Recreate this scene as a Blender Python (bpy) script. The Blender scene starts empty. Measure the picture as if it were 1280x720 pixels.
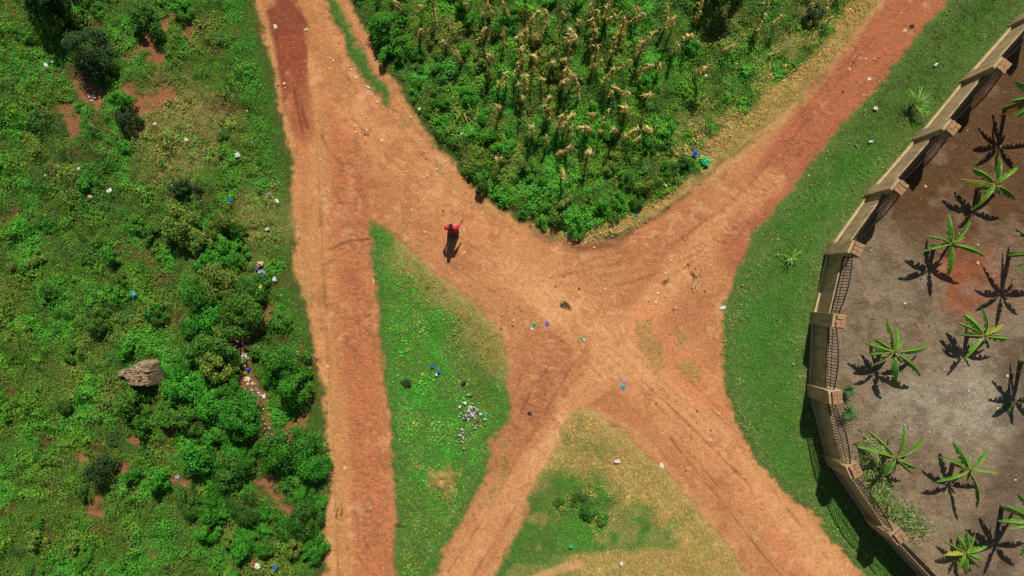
import bpy, bmesh, math, random
import numpy as np
from mathutils import Vector, Matrix, noise as mn
S = bpy.context.scene
COL = S.collection
PX, H = 27.0, 31.6                       # pixels per metre on the ground, camera height
random.seed(7)
RNG = np.random.default_rng(11)

def W(px, py, h=0.0):
    """ground point whose copy at height h is seen at photo pixel (px, py)"""
    k = (1 - h / H) / PX
    return ((px - 640) * k, (360 - py) * k)

def lin(r, g, b, k=1.0):
    f = lambda c: ((c / 255 + .055) / 1.055) ** 2.4 if c > 10 else c / 255 / 12.92
    return (f(r) * k, f(g) * k, f(b) * k)

# ------------------------------------------------------------------ noise and masks (photo-pixel units)
def vn(x, y, s, seed):
    t = np.random.default_rng(seed).random((256, 256))
    x = np.asarray(x, float) / s + seed * 3.7; y = np.asarray(y, float) / s + seed * 1.3
    i = np.floor(x).astype(int); j = np.floor(y).astype(int)
    u = x - i; v = y - j; u = u * u * (3 - 2 * u); v = v * v * (3 - 2 * v)
    i &= 255; j &= 255; i1 = (i + 1) & 255; j1 = (j + 1) & 255
    return (t[i, j] * (1 - u) + t[i1, j] * u) * (1 - v) + (t[i, j1] * (1 - u) + t[i1, j1] * u) * v

def fbm(x, y, s, seed, o=3):
    r = 0; a = 1; n = 0
    for k in range(o):
        r = r + a * vn(x, y, s / 2 ** k, seed + k * 13); n += a; a *= .55
    return r / n

def pline(x, y, pts):
    d = np.full(np.shape(x), 1e9)
    for (a, b), (c, e) in zip(pts[:-1], pts[1:]):
        dx, dy = c - a, e - b
        t = np.clip(((x - a) * dx + (y - b) * dy) / (dx * dx + dy * dy + 1e-9), 0, 1)
        d = np.minimum(d, np.hypot(x - a - t * dx, y - b - t * dy))
    return d

def psd(x, y, poly):
    d = pline(x, y, poly + [poly[0]])
    ins = np.zeros(np.shape(x), bool)
    n = len(poly)
    for k in range(n):
        (x0, y0), (x1, y1) = poly[k], poly[(k + 1) % n]
        if y0 == y1: continue
        c = ((y0 > y) != (y1 > y)) & (x < (x1 - x0) * (y - y0) / (y1 - y0) + x0)
        ins ^= c
    return np.where(ins, d, -d)

WALL = [(1340, -62), (1268, 30), (1206, 100), (1147, 172), (1087, 241), (1036, 313), (1016, 398), (1012, 487), (1034, 573), (1086, 650), (1150, 718), (1216, 784), (1283, 850), (1350, 916)]
P_L = [(-700, -600), (270, -600), (300, -220), (318, 0), (330, 40), (340, 85), (347, 120), (358, 170), (366, 210), (366, 250), (368, 300), (372, 350), (384, 380), (392, 410), (397, 440), (403, 480), (406, 540), (410, 600), (408, 650), (405, 720), (400, 940), (390, 1300), (-700, 1300)]
P_S = [(360, -160), (407, 0), (411, 17), (422, 36), (433, 50), (439, 72), (455, 97), (469, 114), (478, 133), (484, 136), (483, 114), (467, 86), (450, 56), (436, 33), (425, 11), (419, 0), (375, -160)]
P_A = [(463, 280), (472, 282), (500, 303), (527, 327), (550, 347), (587, 373), (610, 397), (627, 423), (637, 453), (638, 493), (635, 525), (617, 550), (608, 586), (599, 612), (581, 640), (559, 684), (545, 720), (496, 860), (494, 720), (492, 604), (488, 514), (483, 493), (478, 437), (472, 387), (465, 320)]
P_F = [(436, 0), (444, 19), (457, 38), (478, 78), (497, 111), (512, 139), (532, 166), (551, 189), (563, 201), (589, 232), (623, 261), (654, 276), (672, 286), (690, 298), (720, 304), (760, 302), (800, 282), (848, 250), (880, 224), (905, 198), (940, 172), (1000, 120), (1054, 58), (1096, 0), (1300, -220), (1650, -600), (330, -600), (370, -220)]
P_B = [(725, 512), (741, 515), (771, 531), (793, 552), (817, 573), (836, 598), (860, 622), (881, 650), (900, 671), (924, 702), (935, 720), (1060, 940), (1200, 1300), (300, 1300), (520, 940), (617, 720), (640, 680), (652, 653), (667, 613), (680, 583), (698, 555), (713, 518)]
_ve = [(1370, -220), (1184, 0), (1158, 28), (1133, 61), (1099, 103), (1072, 136), (1049, 161), (1008, 210), (980, 247), (960, 268), (940, 300), (922, 335), (910, 370), (903, 410), (902, 440), (906, 480), (912, 510), (925, 540), (945, 575), (965, 597), (985, 620), (1008, 634), (1027, 656), (1040, 674), (1063, 702), (1080, 722), (1120, 790), (1240, 940), (1500, 1300)]
P_V = [(1650, -600)] + _ve + [(1900, 1300), (1900, -600)]
P_Y = [(1690, -600)] + [(x + 3, y) for x, y in WALL] + [(1700, 1300), (2000, 1300), (2000, -600)]
BARE = [  # (points, half width) bare red earth showing through the left weeds
    ([(214, 22), (190, 48), (163, 74)], 6), ([(192, 60), (197, 76)], 8), ([(236, 36), (238, 50)], 7), ([(104, 108), (124, 122)], 13),
    ([(86, 138), (92, 162)], 9), ([(164, 112), (178, 132), (210, 118)], 11), ([(332, 392), (318, 412), (296, 436), (306, 470), (322, 492), (330, 520), (336, 545)], 10),
    ([(118, 628), (122, 636)], 9), ([(168, 548), (172, 552)], 6), ([(326, 600), (336, 606)], 8), ([(222, 596), (230, 600)], 7), ([(190, 690), (192, 692)], 4),
    ([(102, 567), (106, 570)], 4), ([(152, 580), (158, 586)], 4), ([(378, 440), (374, 452)], 9), ([(380, 520), (352, 545)], 6), ([(340, 615), (366, 640)], 6), ([(212, 535), (216, 538)], 6), ([(44, 716), (300, 722)], -9)]
TUFT = [([(806, 405), (808, 425), (822, 455)], 10), ([(848, 412), (852, 430)], 5), ([(856, 458), (866, 468)], 10), ([(632, 545), (634, 575), (622, 606), (608, 624)], 5),
        ([(548, 210), (572, 236)], 4), ([(594, 250), (612, 268)], 5), ([(440, 148), (462, 200)], -3), ([(500, 150), (505, 156)], 6), ([(380, 345), (388, 375)], 6)]

def masks(x, y, jit=True):
    x = np.asarray(x, float); y = np.asarray(y, float)
    if jit:
        jx = (vn(x, y, 22, 3) - .5) * 7 + (vn(x, y, 6, 4) - .5) * 6 + (vn(x, y, 3, 14) - .5) * 4
        jy = (vn(x, y, 22, 5) - .5) * 7 + (vn(x, y, 6, 6) - .5) * 6 + (vn(x, y, 3, 15) - .5) * 4
    else: jx = jy = 0
    X, Y = x + jx, y + jy
    m = {k: psd(X, Y, p) for k, p in (('L', P_L), ('S', P_S), ('A', P_A), ('F', P_F), ('B', P_B), ('V', P_V))}
    m['Y'] = psd(x, y, P_Y)
    m['V'] = np.minimum(m['V'], -m['Y'])
    m['veg'] = np.maximum.reduce([m[k] for k in 'LSAFBV'])
    b = np.full(x.shape, -99.)
    for pts, w in BARE: b = np.maximum(b, abs(w) - pline(X, Y, pts) + (vn(x, y, 7, 8) - .5) * 9) if w > 0 else b
    m['bare'] = b
    t = np.full(x.shape, -99.)
    for pts, w in TUFT: t = np.maximum(t, w - pline(X, Y, pts) + (vn(x, y, 6, 9) - .5) * 9) if w > 0 else t
    m['tuft'] = t
    return m

def ss(a, b, x):
    t = np.clip((x - a) / (b - a), 0, 1); return t * t * (3 - 2 * t)

def height(x, y, m=None):
    """ground height in metres at photo-pixel position"""
    if m is None: m = masks(x, y)
    h = (fbm(x, y, 160, 21) - .5) * .10
    g = ss(-2, 10, m['veg'])
    h = h + g * (.05 + .06 * (fbm(x, y, 30, 22) - .4))
    yd = ss(0, 8, m['Y'])
    h = h + yd * (.10 * (fbm(x, y, 18, 23) - .4) + .10 * np.maximum(fbm(x, y, 9, 24, 2) - .55, 0))
    b = ss(-3, 6, m['bare'])
    h = h - .06 * b
    berm = pline(x, y, [(668, 290), (700, 305), (735, 309), (778, 300), (802, 280), (850, 246), (898, 204), (960, 160)])
    h = h + .07 * np.exp(-(berm / 4.) ** 2) * ss(.25, .5, vn(x, y, 30, 71))
    r = (1 - g) * (1 - yd)
    h = h + r * .018 * (fbm(x, y, 7, 26, 2) - .5)
    return h * (x * 0 + 1)

# ------------------------------------------------------------------ node helpers and materials
def newmat(name):
    m = bpy.data.materials.new(name); m.use_nodes = True
    nt = m.node_tree; nt.nodes.clear()
    return m, nt, nt.nodes, nt.links

def plain(name, rgb, rough=.7, var=.25, scale=6, metal=0, bump=0.0, rand=0.0):
    m, nt, N, Lk = newmat(name)
    o = N.new('ShaderNodeOutputMaterial'); p = N.new('ShaderNodeBsdfPrincipled')
    p.inputs['Roughness'].default_value = rough; p.inputs['Metallic'].default_value = metal
    tc = N.new('ShaderNodeTexCoord'); no = N.new('ShaderNodeTexNoise'); no.inputs['Scale'].default_value = scale; no.inputs['Detail'].default_value = 6
    Lk.new(tc.outputs['Object'], no.inputs['Vector'])
    mr = N.new('ShaderNodeMapRange'); mr.inputs[1].default_value = .3; mr.inputs[2].default_value = .7
    mr.inputs[3].default_value = 1 - var; mr.inputs[4].default_value = 1 + var
    Lk.new(no.outputs['Fac'], mr.inputs[0])
    mx = N.new('ShaderNodeVectorMath'); mx.operation = 'SCALE'; mx.inputs[0].default_value = rgb
    fac = mr.outputs[0]
    if rand:
        oi = N.new('ShaderNodeObjectInfo'); m2 = N.new('ShaderNodeMapRange'); m2.inputs[3].default_value = 1 - rand; m2.inputs[4].default_value = 1 + rand
        Lk.new(oi.outputs['Random'], m2.inputs[0]); mm = N.new('ShaderNodeMath'); mm.operation = 'MULTIPLY'
        Lk.new(fac, mm.inputs[0]); Lk.new(m2.outputs[0], mm.inputs[1]); fac = mm.outputs[0]
    Lk.new(fac, mx.inputs['Scale']); Lk.new(mx.outputs[0], p.inputs['Base Color'])
    if bump:
        b = N.new('ShaderNodeBump'); b.inputs['Strength'].default_value = bump; b.inputs['Distance'].default_value = .02
        Lk.new(no.outputs['Fac'], b.inputs['Height']); Lk.new(b.outputs[0], p.inputs['Normal'])
    Lk.new(p.outputs[0], o.inputs[0])
    return m

def leafmat(name, rand=.25, trans=.35, rough=.55, spec=.3):
    """colour comes from the mesh attribute 'Col' (leaf pigment), varied per object"""
    m, nt, N, Lk = newmat(name)
    o = N.new('ShaderNodeOutputMaterial'); p = N.new('ShaderNodeBsdfPrincipled'); p.inputs['Roughness'].default_value = rough
    p.inputs['Specular IOR Level'].default_value = spec
    at = N.new('ShaderNodeAttribute'); at.attribute_name = 'Col'
    oi = N.new('ShaderNodeObjectInfo'); hs = N.new('ShaderNodeHueSaturation')
    m1 = N.new('ShaderNodeMapRange'); m1.inputs[3].default_value = 1 - rand; m1.inputs[4].default_value = 1 + rand
    Lk.new(oi.outputs['Random'], m1.inputs[0]); Lk.new(m1.outputs[0], hs.inputs['Value'])
    mu = N.new('ShaderNodeMath'); mu.operation = 'MULTIPLY'; mu.inputs[1].default_value = 7.31
    fr = N.new('ShaderNodeMath'); fr.operation = 'FRACT'; Lk.new(oi.outputs['Random'], mu.inputs[0]); Lk.new(mu.outputs[0], fr.inputs[0])
    m2 = N.new('ShaderNodeMapRange'); m2.inputs[3].default_value = .5 - .04 * rand; m2.inputs[4].default_value = .5 + .012 * rand
    Lk.new(fr.outputs[0], m2.inputs[0]); Lk.new(m2.outputs[0], hs.inputs['Hue']); Lk.new(at.outputs['Color'], hs.inputs['Color'])
    Lk.new(hs.outputs[0], p.inputs['Base Color'])
    t = N.new('ShaderNodeBsdfTranslucent'); Lk.new(hs.outputs[0], t.inputs['Color'])
    mx = N.new('ShaderNodeMixShader'); mx.inputs[0].default_value = trans
    Lk.new(p.outputs[0], mx.inputs[1]); Lk.new(t.outputs[0], mx.inputs[2]); Lk.new(mx.outputs[0], o.inputs[0])
    return m

def groundmat():
    m, nt, N, Lk = newmat('earth')
    o = N.new('ShaderNodeOutputMaterial'); p = N.new('ShaderNodeBsdfPrincipled'); p.inputs['Roughness'].default_value = .95
    p.inputs['Specular IOR Level'].default_value = .12
    at = N.new('ShaderNodeAttribute'); at.attribute_name = 'Col'
    ro = N.new('ShaderNodeAttribute'); ro.attribute_name = 'Rough'
    tc = N.new('ShaderNodeTexCoord')
    def noise(sc, det=5, rg=.6):
        n = N.new('ShaderNodeTexNoise'); n.inputs['Scale'].default_value = sc; n.inputs['Detail'].default_value = det; n.inputs['Roughness'].default_value = rg
        Lk.new(tc.outputs['Object'], n.inputs['Vector']); return n.outputs['Fac']
    def mr(s, a, b, c, d):
        n = N.new('ShaderNodeMapRange'); n.inputs[1].default_value = a; n.inputs[2].default_value = b; n.inputs[3].default_value = c; n.inputs[4].default_value = d
        Lk.new(s, n.inputs[0]); return n.outputs[0]
    def mul(a, b):
        n = N.new('ShaderNodeMath'); n.operation = 'MULTIPLY'; Lk.new(a, n.inputs[0]); Lk.new(b, n.inputs[1]); return n.outputs[0]
    n1, n2, n3 = noise(.9, 6), noise(5, 6, .7), noise(22, 4, .7)
    n4 = noise(9, 3, .8); f = mul(mul(mul(mr(n1, .3, .7, .9, 1.1), mr(n2, .3, .7, .84, 1.16)), mr(n3, .35, .65, .72, 1.26)), mr(n4, .35, .65, .84, 1.14))
    sc = N.new('ShaderNodeVectorMath'); sc.operation = 'SCALE'; Lk.new(at.outputs['Color'], sc.inputs[0]); Lk.new(f, sc.inputs['Scale'])
    # pale grit and dark crumbs
    vo = N.new('ShaderNodeTexVoronoi'); vo.inputs['Scale'].default_value = 5.5; Lk.new(tc.outputs['Object'], vo.inputs['Vector'])
    gate = mr(noise(.7, 3), .5, .62, .0, .9)
    sp = mul(mr(vo.outputs['Distance'], .10, .18, 1, 0), gate)
    mx = N.new('ShaderNodeMix'); mx.data_type = 'RGBA'; Lk.new(sp, mx.inputs['Factor']); Lk.new(sc.outputs[0], mx.inputs['A']); mx.inputs['B'].default_value = (*lin(214, 176, 136), 1)
    vo2 = N.new('ShaderNodeTexVoronoi'); vo2.inputs['Scale'].default_value = 3.1; Lk.new(tc.outputs['Object'], vo2.inputs['Vector'])
    gate2 = mr(noise(1.3, 3), .52, .64, .0, .8)
    sp2 = mul(mr(vo2.outputs['Distance'], .09, .16, 1, 0), gate2)
    mx2 = N.new('ShaderNodeMix'); mx2.data_type = 'RGBA'; Lk.new(sp2, mx2.inputs['Factor']); Lk.new(mx.outputs['Result'], mx2.inputs['A']); mx2.inputs['B'].default_value = (*lin(118, 74, 48), 1)
    Lk.new(mx2.outputs['Result'], p.inputs['Base Color'])
    ad = N.new('ShaderNodeMath'); ad.operation = 'ADD'; Lk.new(n2, ad.inputs[0]); Lk.new(n3, ad.inputs[1])
    b = N.new('ShaderNodeBump'); b.inputs['Distance'].default_value = .09; Lk.new(ad.outputs[0], b.inputs['Height']); Lk.new(ro.outputs['Fac'], b.inputs['Strength'])
    Lk.new(b.outputs[0], p.inputs['Normal']); Lk.new(p.outputs[0], o.inputs[0])
    return m

def plastermat():
    m = plain('wall_plaster', lin(178, 154, 112), .9, .2, 2.2, bump=.5); nt = m.node_tree; N = nt.nodes; Lk = nt.links
    p = [n for n in N if n.type == 'BSDF_PRINCIPLED'][0]; src = p.inputs['Base Color'].links[0].from_socket
    tc = [n for n in N if n.type == 'TEX_COORD'][0]; sx = N.new('ShaderNodeSeparateXYZ'); Lk.new(tc.outputs['Object'], sx.inputs[0])
    mp = N.new('ShaderNodeMapping'); mp.inputs['Scale'].default_value = (3.2, 3.2, .5); Lk.new(tc.outputs['Object'], mp.inputs[0])
    st = N.new('ShaderNodeTexNoise'); st.inputs['Scale'].default_value = 1.6; st.inputs['Detail'].default_value = 8; st.inputs['Roughness'].default_value = .7; Lk.new(mp.outputs[0], st.inputs['Vector'])
    def mr(s_, a, b, c, d):
        n = N.new('ShaderNodeMapRange'); n.inputs[1].default_value = a; n.inputs[2].default_value = b; n.inputs[3].default_value = c; n.inputs[4].default_value = d; Lk.new(s_, n.inputs[0]); return n.outputs[0]
    x1 = N.new('ShaderNodeMix'); x1.data_type = 'RGBA'; Lk.new(mr(st.outputs['Fac'], .48, .68, 0, .75), x1.inputs['Factor']); Lk.new(src, x1.inputs['A']); x1.inputs['B'].default_value = (*lin(98, 86, 66), 1)
    foot = mr(sx.outputs['Z'], .1, .75, .7, 0); ml = N.new('ShaderNodeMath'); ml.operation = 'MULTIPLY'; Lk.new(foot, ml.inputs[0]); Lk.new(mr(st.outputs['Fac'], .3, .6, .3, 1), ml.inputs[1])
    x2 = N.new('ShaderNodeMix'); x2.data_type = 'RGBA'; Lk.new(ml.outputs[0], x2.inputs['Factor']); Lk.new(x1.outputs['Result'], x2.inputs['A']); x2.inputs['B'].default_value = (*lin(150, 104, 70), 1)
    Lk.new(x2.outputs['Result'], p.inputs['Base Color']); return m

M = dict(
    earth=groundmat(), cover=leafmat('weed_leaves', 0), grass=leafmat('grass_blades', 0, .3, .6), bush=leafmat('bush_leaves', .28), crop=leafmat('crop_leaves', .22),
    drygrass=leafmat('straw', .15, .2, .8, .1), banana=leafmat('banana_leaf', .12, .35, .42, .5), spiky=leafmat('spiky_leaf', .1, .2, .5, .4),
    stem=plain('woody_stem', lin(92, 74, 52), .85, .3, 20), bstem=plain('banana_stem', lin(120, 128, 66), .7, .35, 9), stalk=plain('dry_stalk', lin(196, 168, 110), .85, .3, 14, rand=.25),
    plaster=plastermat(), plinth=plain('plinth_concrete', lin(184, 166, 118), .9, .2, 4, bump=.4), brick=plain('rough_brick', lin(156, 120, 84), .92, .3, 9, bump=.9),
    iron=plain('dark_iron', lin(46, 34, 34), .55, .2, 20, metal=.3),
    stone=plain('pale_stone', lin(206, 178, 140), .85, .25, 8, rand=.25), rstone=plain('dark_stone', lin(120, 84, 60), .9, .25, 8, rand=.3),
    white=plain('white_plastic', lin(214, 210, 200), .7, .1, 12, rand=.1), blue=plain('blue_plastic', lin(30, 84, 200), .5, .2, 12), green=plain('green_plastic', lin(22, 168, 92), .5, .2, 12),
    teal=plain('teal_plastic', lin(40, 150, 160), .5, .2, 12), violet=plain('violet_plastic', lin(96, 84, 168), .6, .2, 12), grey=plain('grey_plastic', lin(150, 154, 162), .6, .2, 12), tan=plain('tan_cloth', lin(208, 180, 128), .8, .2, 12),
    yellow=plain('yellow_plastic', lin(214, 206, 70), .6, .2, 12), redp=plain('red_cloth', lin(196, 24, 52), .75, .2, 14), black=plain('black_plastic', lin(38, 36, 42), .6, .2, 12),
    mound=plain('eroded_earth', lin(146, 124, 94), .95, .6, 5, bump=1),
    shirt=plain('red_shirt', lin(232, 14, 48), .8, .12, 20, bump=.3), trousers=plain('dark_cloth', lin(30, 28, 34), .85, .2, 20), skin=plain('brown_skin', lin(92, 58, 42), .55, .08, 20), hair=plain('black_hair', lin(20, 17, 17), .7, .2, 40), shoe=plain('grey_shoe', lin(128, 112, 112), .7, .1, 30))

# ------------------------------------------------------------------ mesh helpers
def tagit(o, label=None, cat=None, group=None, kind=None):
    for k, v in (('label', label), ('category', cat), ('group', group), ('kind', kind)):
        if v: o[k] = v
    return o

def npmesh(name, V, F, mat, col=None, extra=None, parent=None, smooth=False):
    V = np.asarray(V, np.float32).reshape(-1, 3); F = np.asarray(F, np.int32); k = F.shape[1]
    me = bpy.data.meshes.new(name)
    me.vertices.add(len(V)); me.vertices.foreach_set('co', V.ravel())
    me.loops.add(F.size); me.loops.foreach_set('vertex_index', F.ravel())
    me.polygons.add(len(F)); me.polygons.foreach_set('loop_start', np.arange(0, F.size, k, dtype=np.int32)); me.polygons.foreach_set('loop_total', np.full(len(F), k, np.int32))
    me.polygons.foreach_set('use_smooth', np.full(len(F), smooth))
    if col is not None:
        a = me.color_attributes.new('Col', 'FLOAT_COLOR', 'POINT')
        c = np.ones((len(V), 4), np.float32); c[:, :3] = col; a.data.foreach_set('color', c.ravel())
    for nme, arr in (extra or {}).items():
        a = me.attributes.new(nme, 'FLOAT', 'POINT'); a.data.foreach_set('value', np.asarray(arr, np.float32).ravel())
    me.materials.append(mat); me.update(calc_edges=True)
    o = bpy.data.objects.new(name, me); COL.objects.link(o)
    if parent: o.parent = parent
    return o

class Acc:
    """collects polygons for one small mesh"""
    def __init__(s): s.V = []; s.F = []; s.C = []
    def add(s, V, F, c=None):
        b = len(s.V); s.V += [tuple(v) for v in V]; s.F += [tuple(i + b for i in f) for f in F]; s.C += [c or (.5, .5, .5)] * len(V); return s
    def box(s, o, ux, uy, uz, jit=0):
        o, ux, uy, uz = map(Vector, (o, ux, uy, uz)); V = []
        for k in (0, 1):
            for j in (0, 1):
                for i in (0, 1): V.append(o + ux * i + uy * j + uz * k + Vector((random.uniform(-jit, jit), random.uniform(-jit, jit), random.uniform(-jit, jit))))
        return s.add(V, [(0, 2, 3, 1), (4, 5, 7, 6), (0, 1, 5, 4), (2, 6, 7, 3), (0, 4, 6, 2), (1, 3, 7, 5)])
    def tube(s, pts, rad, n=6, c=None, cap=True):
        pts = [Vector(p) for p in pts]; V = []; F = []
        if not hasattr(rad, '__len__'): rad = [rad] * len(pts)
        for k, p in enumerate(pts):
            d = (pts[min(k + 1, len(pts) - 1)] - pts[max(k - 1, 0)]).normalized()
            a = d.cross(Vector((0, 0, 1)) if abs(d.z) < .9 else Vector((1, 0, 0))).normalized(); b = d.cross(a)
            for q in range(n):
                t = 2 * math.pi * q / n; V.append(p + (a * math.cos(t) + b * math.sin(t)) * rad[k])
        for k in range(len(pts) - 1):
            for q in range(n):
                F.append((k * n + q, k * n + (q + 1) % n, (k + 1) * n + (q + 1) % n, (k + 1) * n + q))
        if cap: F += [tuple(range(n))[::-1], tuple(range((len(pts) - 1) * n, len(pts) * n))]
        return s.add(V, F, c)
    def build(s, name, mat, parent=None, smooth=False):
        me = bpy.data.meshes.new(name); me.from_pydata(s.V, [], s.F)
        a = me.color_attributes.new('Col', 'FLOAT_COLOR', 'POINT')
        a.data.foreach_set('color', np.array([(*c, 1) for c in s.C], np.float32).ravel())
        me.polygons.foreach_set('use_smooth', [smooth] * len(me.polygons)); me.materials.append(mat); me.update()
        bm = bmesh.new(); bm.from_mesh(me); bmesh.ops.recalc_face_normals(bm, faces=bm.faces); bm.to_mesh(me); bm.free()
        o = bpy.data.objects.new(name, me); COL.objects.link(o)
        if parent: o.parent = parent
        return o

def empty(name, loc=(0, 0, 0), rz=0):
    o = bpy.data.objects.new(name, None); o.empty_display_size = .2; o.location = loc; o.rotation_euler = (0, 0, rz); COL.objects.link(o); return o

def copytree(o, parent=None):
    c = o.copy(); COL.objects.link(c)
    if parent: c.parent = parent
    for k in KIDS(o): copytree(k, c)
    return c
def KIDS(o): return [x for x in o.children]

masks_exact = masks
GRID = {}
def bil(A, x, y):
    fx = np.clip((x - gx[0]) / STEP, 0, len(gx) - 1.001); fy = np.clip((y - gy[0]) / STEP, 0, len(gy) - 1.001)
    i = fx.astype(int); j = fy.astype(int); u = fx - i; v = fy - j
    return (A[j, i] * (1 - u) + A[j, i + 1] * u) * (1 - v) + (A[j + 1, i] * (1 - u) + A[j + 1, i + 1] * u) * v
def fastmasks(x, y):
    x = np.asarray(x, float); y = np.asarray(y, float)
    return {k: bil(A, x, y) for k, A in mk.items()}
def gz(px, py):
    return float(bil(Z, np.array([float(px)]), np.array([float(py)]))[0])
def gzw(x, y): return gz(x * PX + 640, 360 - y * PX)

def unit(v): return v / (np.linalg.norm(v, axis=1, keepdims=True) + 1e-9)

def leaf_arrays(C, D, Nn, L, Wd, col, fold=.12):
    """quads: C base points, D direction, Nn leaf normal, L length, Wd width"""
    D = unit(D); Sd = unit(np.cross(D, Nn)); Nn = np.cross(Sd, D)
    L = L[:, None]; Wd = Wd[:, None]
    V = np.stack([C, C + D * L * .45 + Sd * Wd / 2 + Nn * Wd * fold, C + D * L - Nn * L * .10, C + D * L * .45 - Sd * Wd / 2 + Nn * Wd * fold], 1).reshape(-1, 3)
    n = len(C); F = np.arange(n * 4).reshape(n, 4)
    return V, F, np.repeat(col, 4, 0)

def blade_arrays(C, D, L, Wd, col, rng):
    n = len(C); a = rng.random(n) * 6.283; Sd = np.stack([np.cos(a), np.sin(a), a * 0], 1)
    V = np.stack([C - Sd * Wd[:, None] / 2, C + Sd * Wd[:, None] / 2, C + D * L[:, None]], 1).reshape(-1, 3)
    return V, np.arange(n * 3).reshape(n, 3), np.repeat(col, 3, 0)

# ================================================================== GROUND
STEP = 1.6
gx = np.arange(-260, 1541, STEP, dtype=float); gy = np.arange(-220, 941, STEP, dtype=float)
X, Y = np.meshgrid(gx, gy); sh = X.shape
mk = masks(X, Y); Z = height(X, Y, mk)
C = np.zeros(sh + (3,)); C[:] = lin(186, 129, 86)
RG = np.full(sh, .55)
def blend(mask, rgb, target=None):
    C[:] = C * (1 - mask[..., None]) + np.array(rgb) * mask[..., None]
def stroke(pts, w, soft, rgb, k=1., nz=6, seed=40, rough=None):
    d = pline(X, Y, pts) + (fbm(X, Y, 26, seed) - .5) * nz * 2
    mm = k * (1 - ss(w, w + soft, d)); blend(mm, rgb)
    if rough is not None: RG[:] = RG * (1 - mm) + rough * mm
redd, tan1, pale = lin(178, 112, 74), lin(184, 136, 86), lin(204, 150, 104)
blend(.5 * ss(.42, .62, fbm(X, Y, 90, 31)), redd)
stroke([(395, 130), (425, 240), (432, 400), (450, 560), (462, 760)], 20, 26, lin(194, 120, 80), .75, rough=.8)
stroke([(940, 300), (1000, 210), (1060, 120), (1150, 20), (1250, -100)], 34, 24, lin(176, 106, 74), .9, rough=.7)
stroke([(680, 440), (665, 500), (640, 560)], 26, 14, lin(190, 124, 84), .6, rough=.9)
stroke([(880, 500), (900, 560), (960, 640), (1010, 720)], 12, 14, lin(192, 118, 80), .8, rough=.6)
stroke([(376, 60), (400, 170), (400, 300), (412, 440), (424, 600), (430, 760)], 8, 12, tan1, .65, rough=.25)
stroke([(390, 20), (430, 110), (500, 190), (580, 270), (680, 350), (760, 430), (860, 520), (960, 620), (1060, 740)], 20, 26, lin(198, 138, 92), .7, rough=.3)
stroke([(640, 340), (760, 430), (880, 530), (1000, 660), (1060, 740)], 9, 16, pale, .5, 3, rough=.15)
stroke([(560, 730), (620, 640), (680, 560), (740, 480), (800, 400), (880, 300), (960, 230)], 8, 18, lin(204, 146, 100), .6, rough=.2)
stroke([(372, 0), (402, 60), (432, 120)], 8, 14, lin(176, 120, 76), .8)
stroke([(352, -220), (345, -60), (352, 0), (358, 30), (372, 68)], 13, 10, lin(122, 62, 46), .9, 16, rough=.4)
for q_ in range(16):
    a_ = random.uniform(345, 382); l_ = random.uniform(20, 70); stroke([(a_, 40), (a_ + 3 + l_ * .1, 60 + l_)], random.uniform(1, 3), 4, lin(136, 70, 50), .6, 2, seed=200 + q_)
stroke([(366, 60), (370, 100), (376, 140), (380, 160)], 10, 12, lin(150, 80, 56), .6, 10)
stroke([(346, 60), (352, 100), (356, 140)], 2, 5, lin(136, 74, 52), .6)
stroke([(318, 0), (332, 60), (346, 130), (362, 190), (368, 250), (371, 330), (392, 400), (404, 470), (408, 560), (411, 640), (407, 760)], 5, 7, lin(204, 150, 98), .5)
stroke([(708, 520), (692, 555), (664, 610), (636, 676), (612, 722)], 4, 6, lin(200, 154, 100), .45)
stroke([(741, 512), (771, 528), (817, 570), (860, 620), (924, 700)], 4, 7, lin(202, 148, 98), .45)
stroke([(902, 400), (906, 500), (945, 575), (1008, 634), (1063, 705)], 4, 7, lin(200, 142, 96), .4)
stroke([(436, 6), (470, 70), (500, 120), (560, 200), (620, 262), (660, 284)], 4, 6, lin(200, 146, 94), .35)
stroke([(1096, 2), (1054, 58), (1000, 122), (940, 174), (890, 216)], 6, 8, lin(190, 148, 94), .6)
stroke([(800, 400), (850, 460), (900, 500)], 12, 20, lin(202, 132, 88), .6)
# dark debris line along the berm and darker scuffs
stroke([(668, 288), (700, 303), (735, 307), (778, 298), (802, 277)], 1.5, 3, lin(122, 84, 54), .8, 2)
stroke([(850, 248), (900, 204), (955, 158)], 1.5, 3, lin(150, 106, 70), .7, 2)
stroke([(610, 590), (700, 500)], -2, 4, lin(160, 100, 70), .5)
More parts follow.
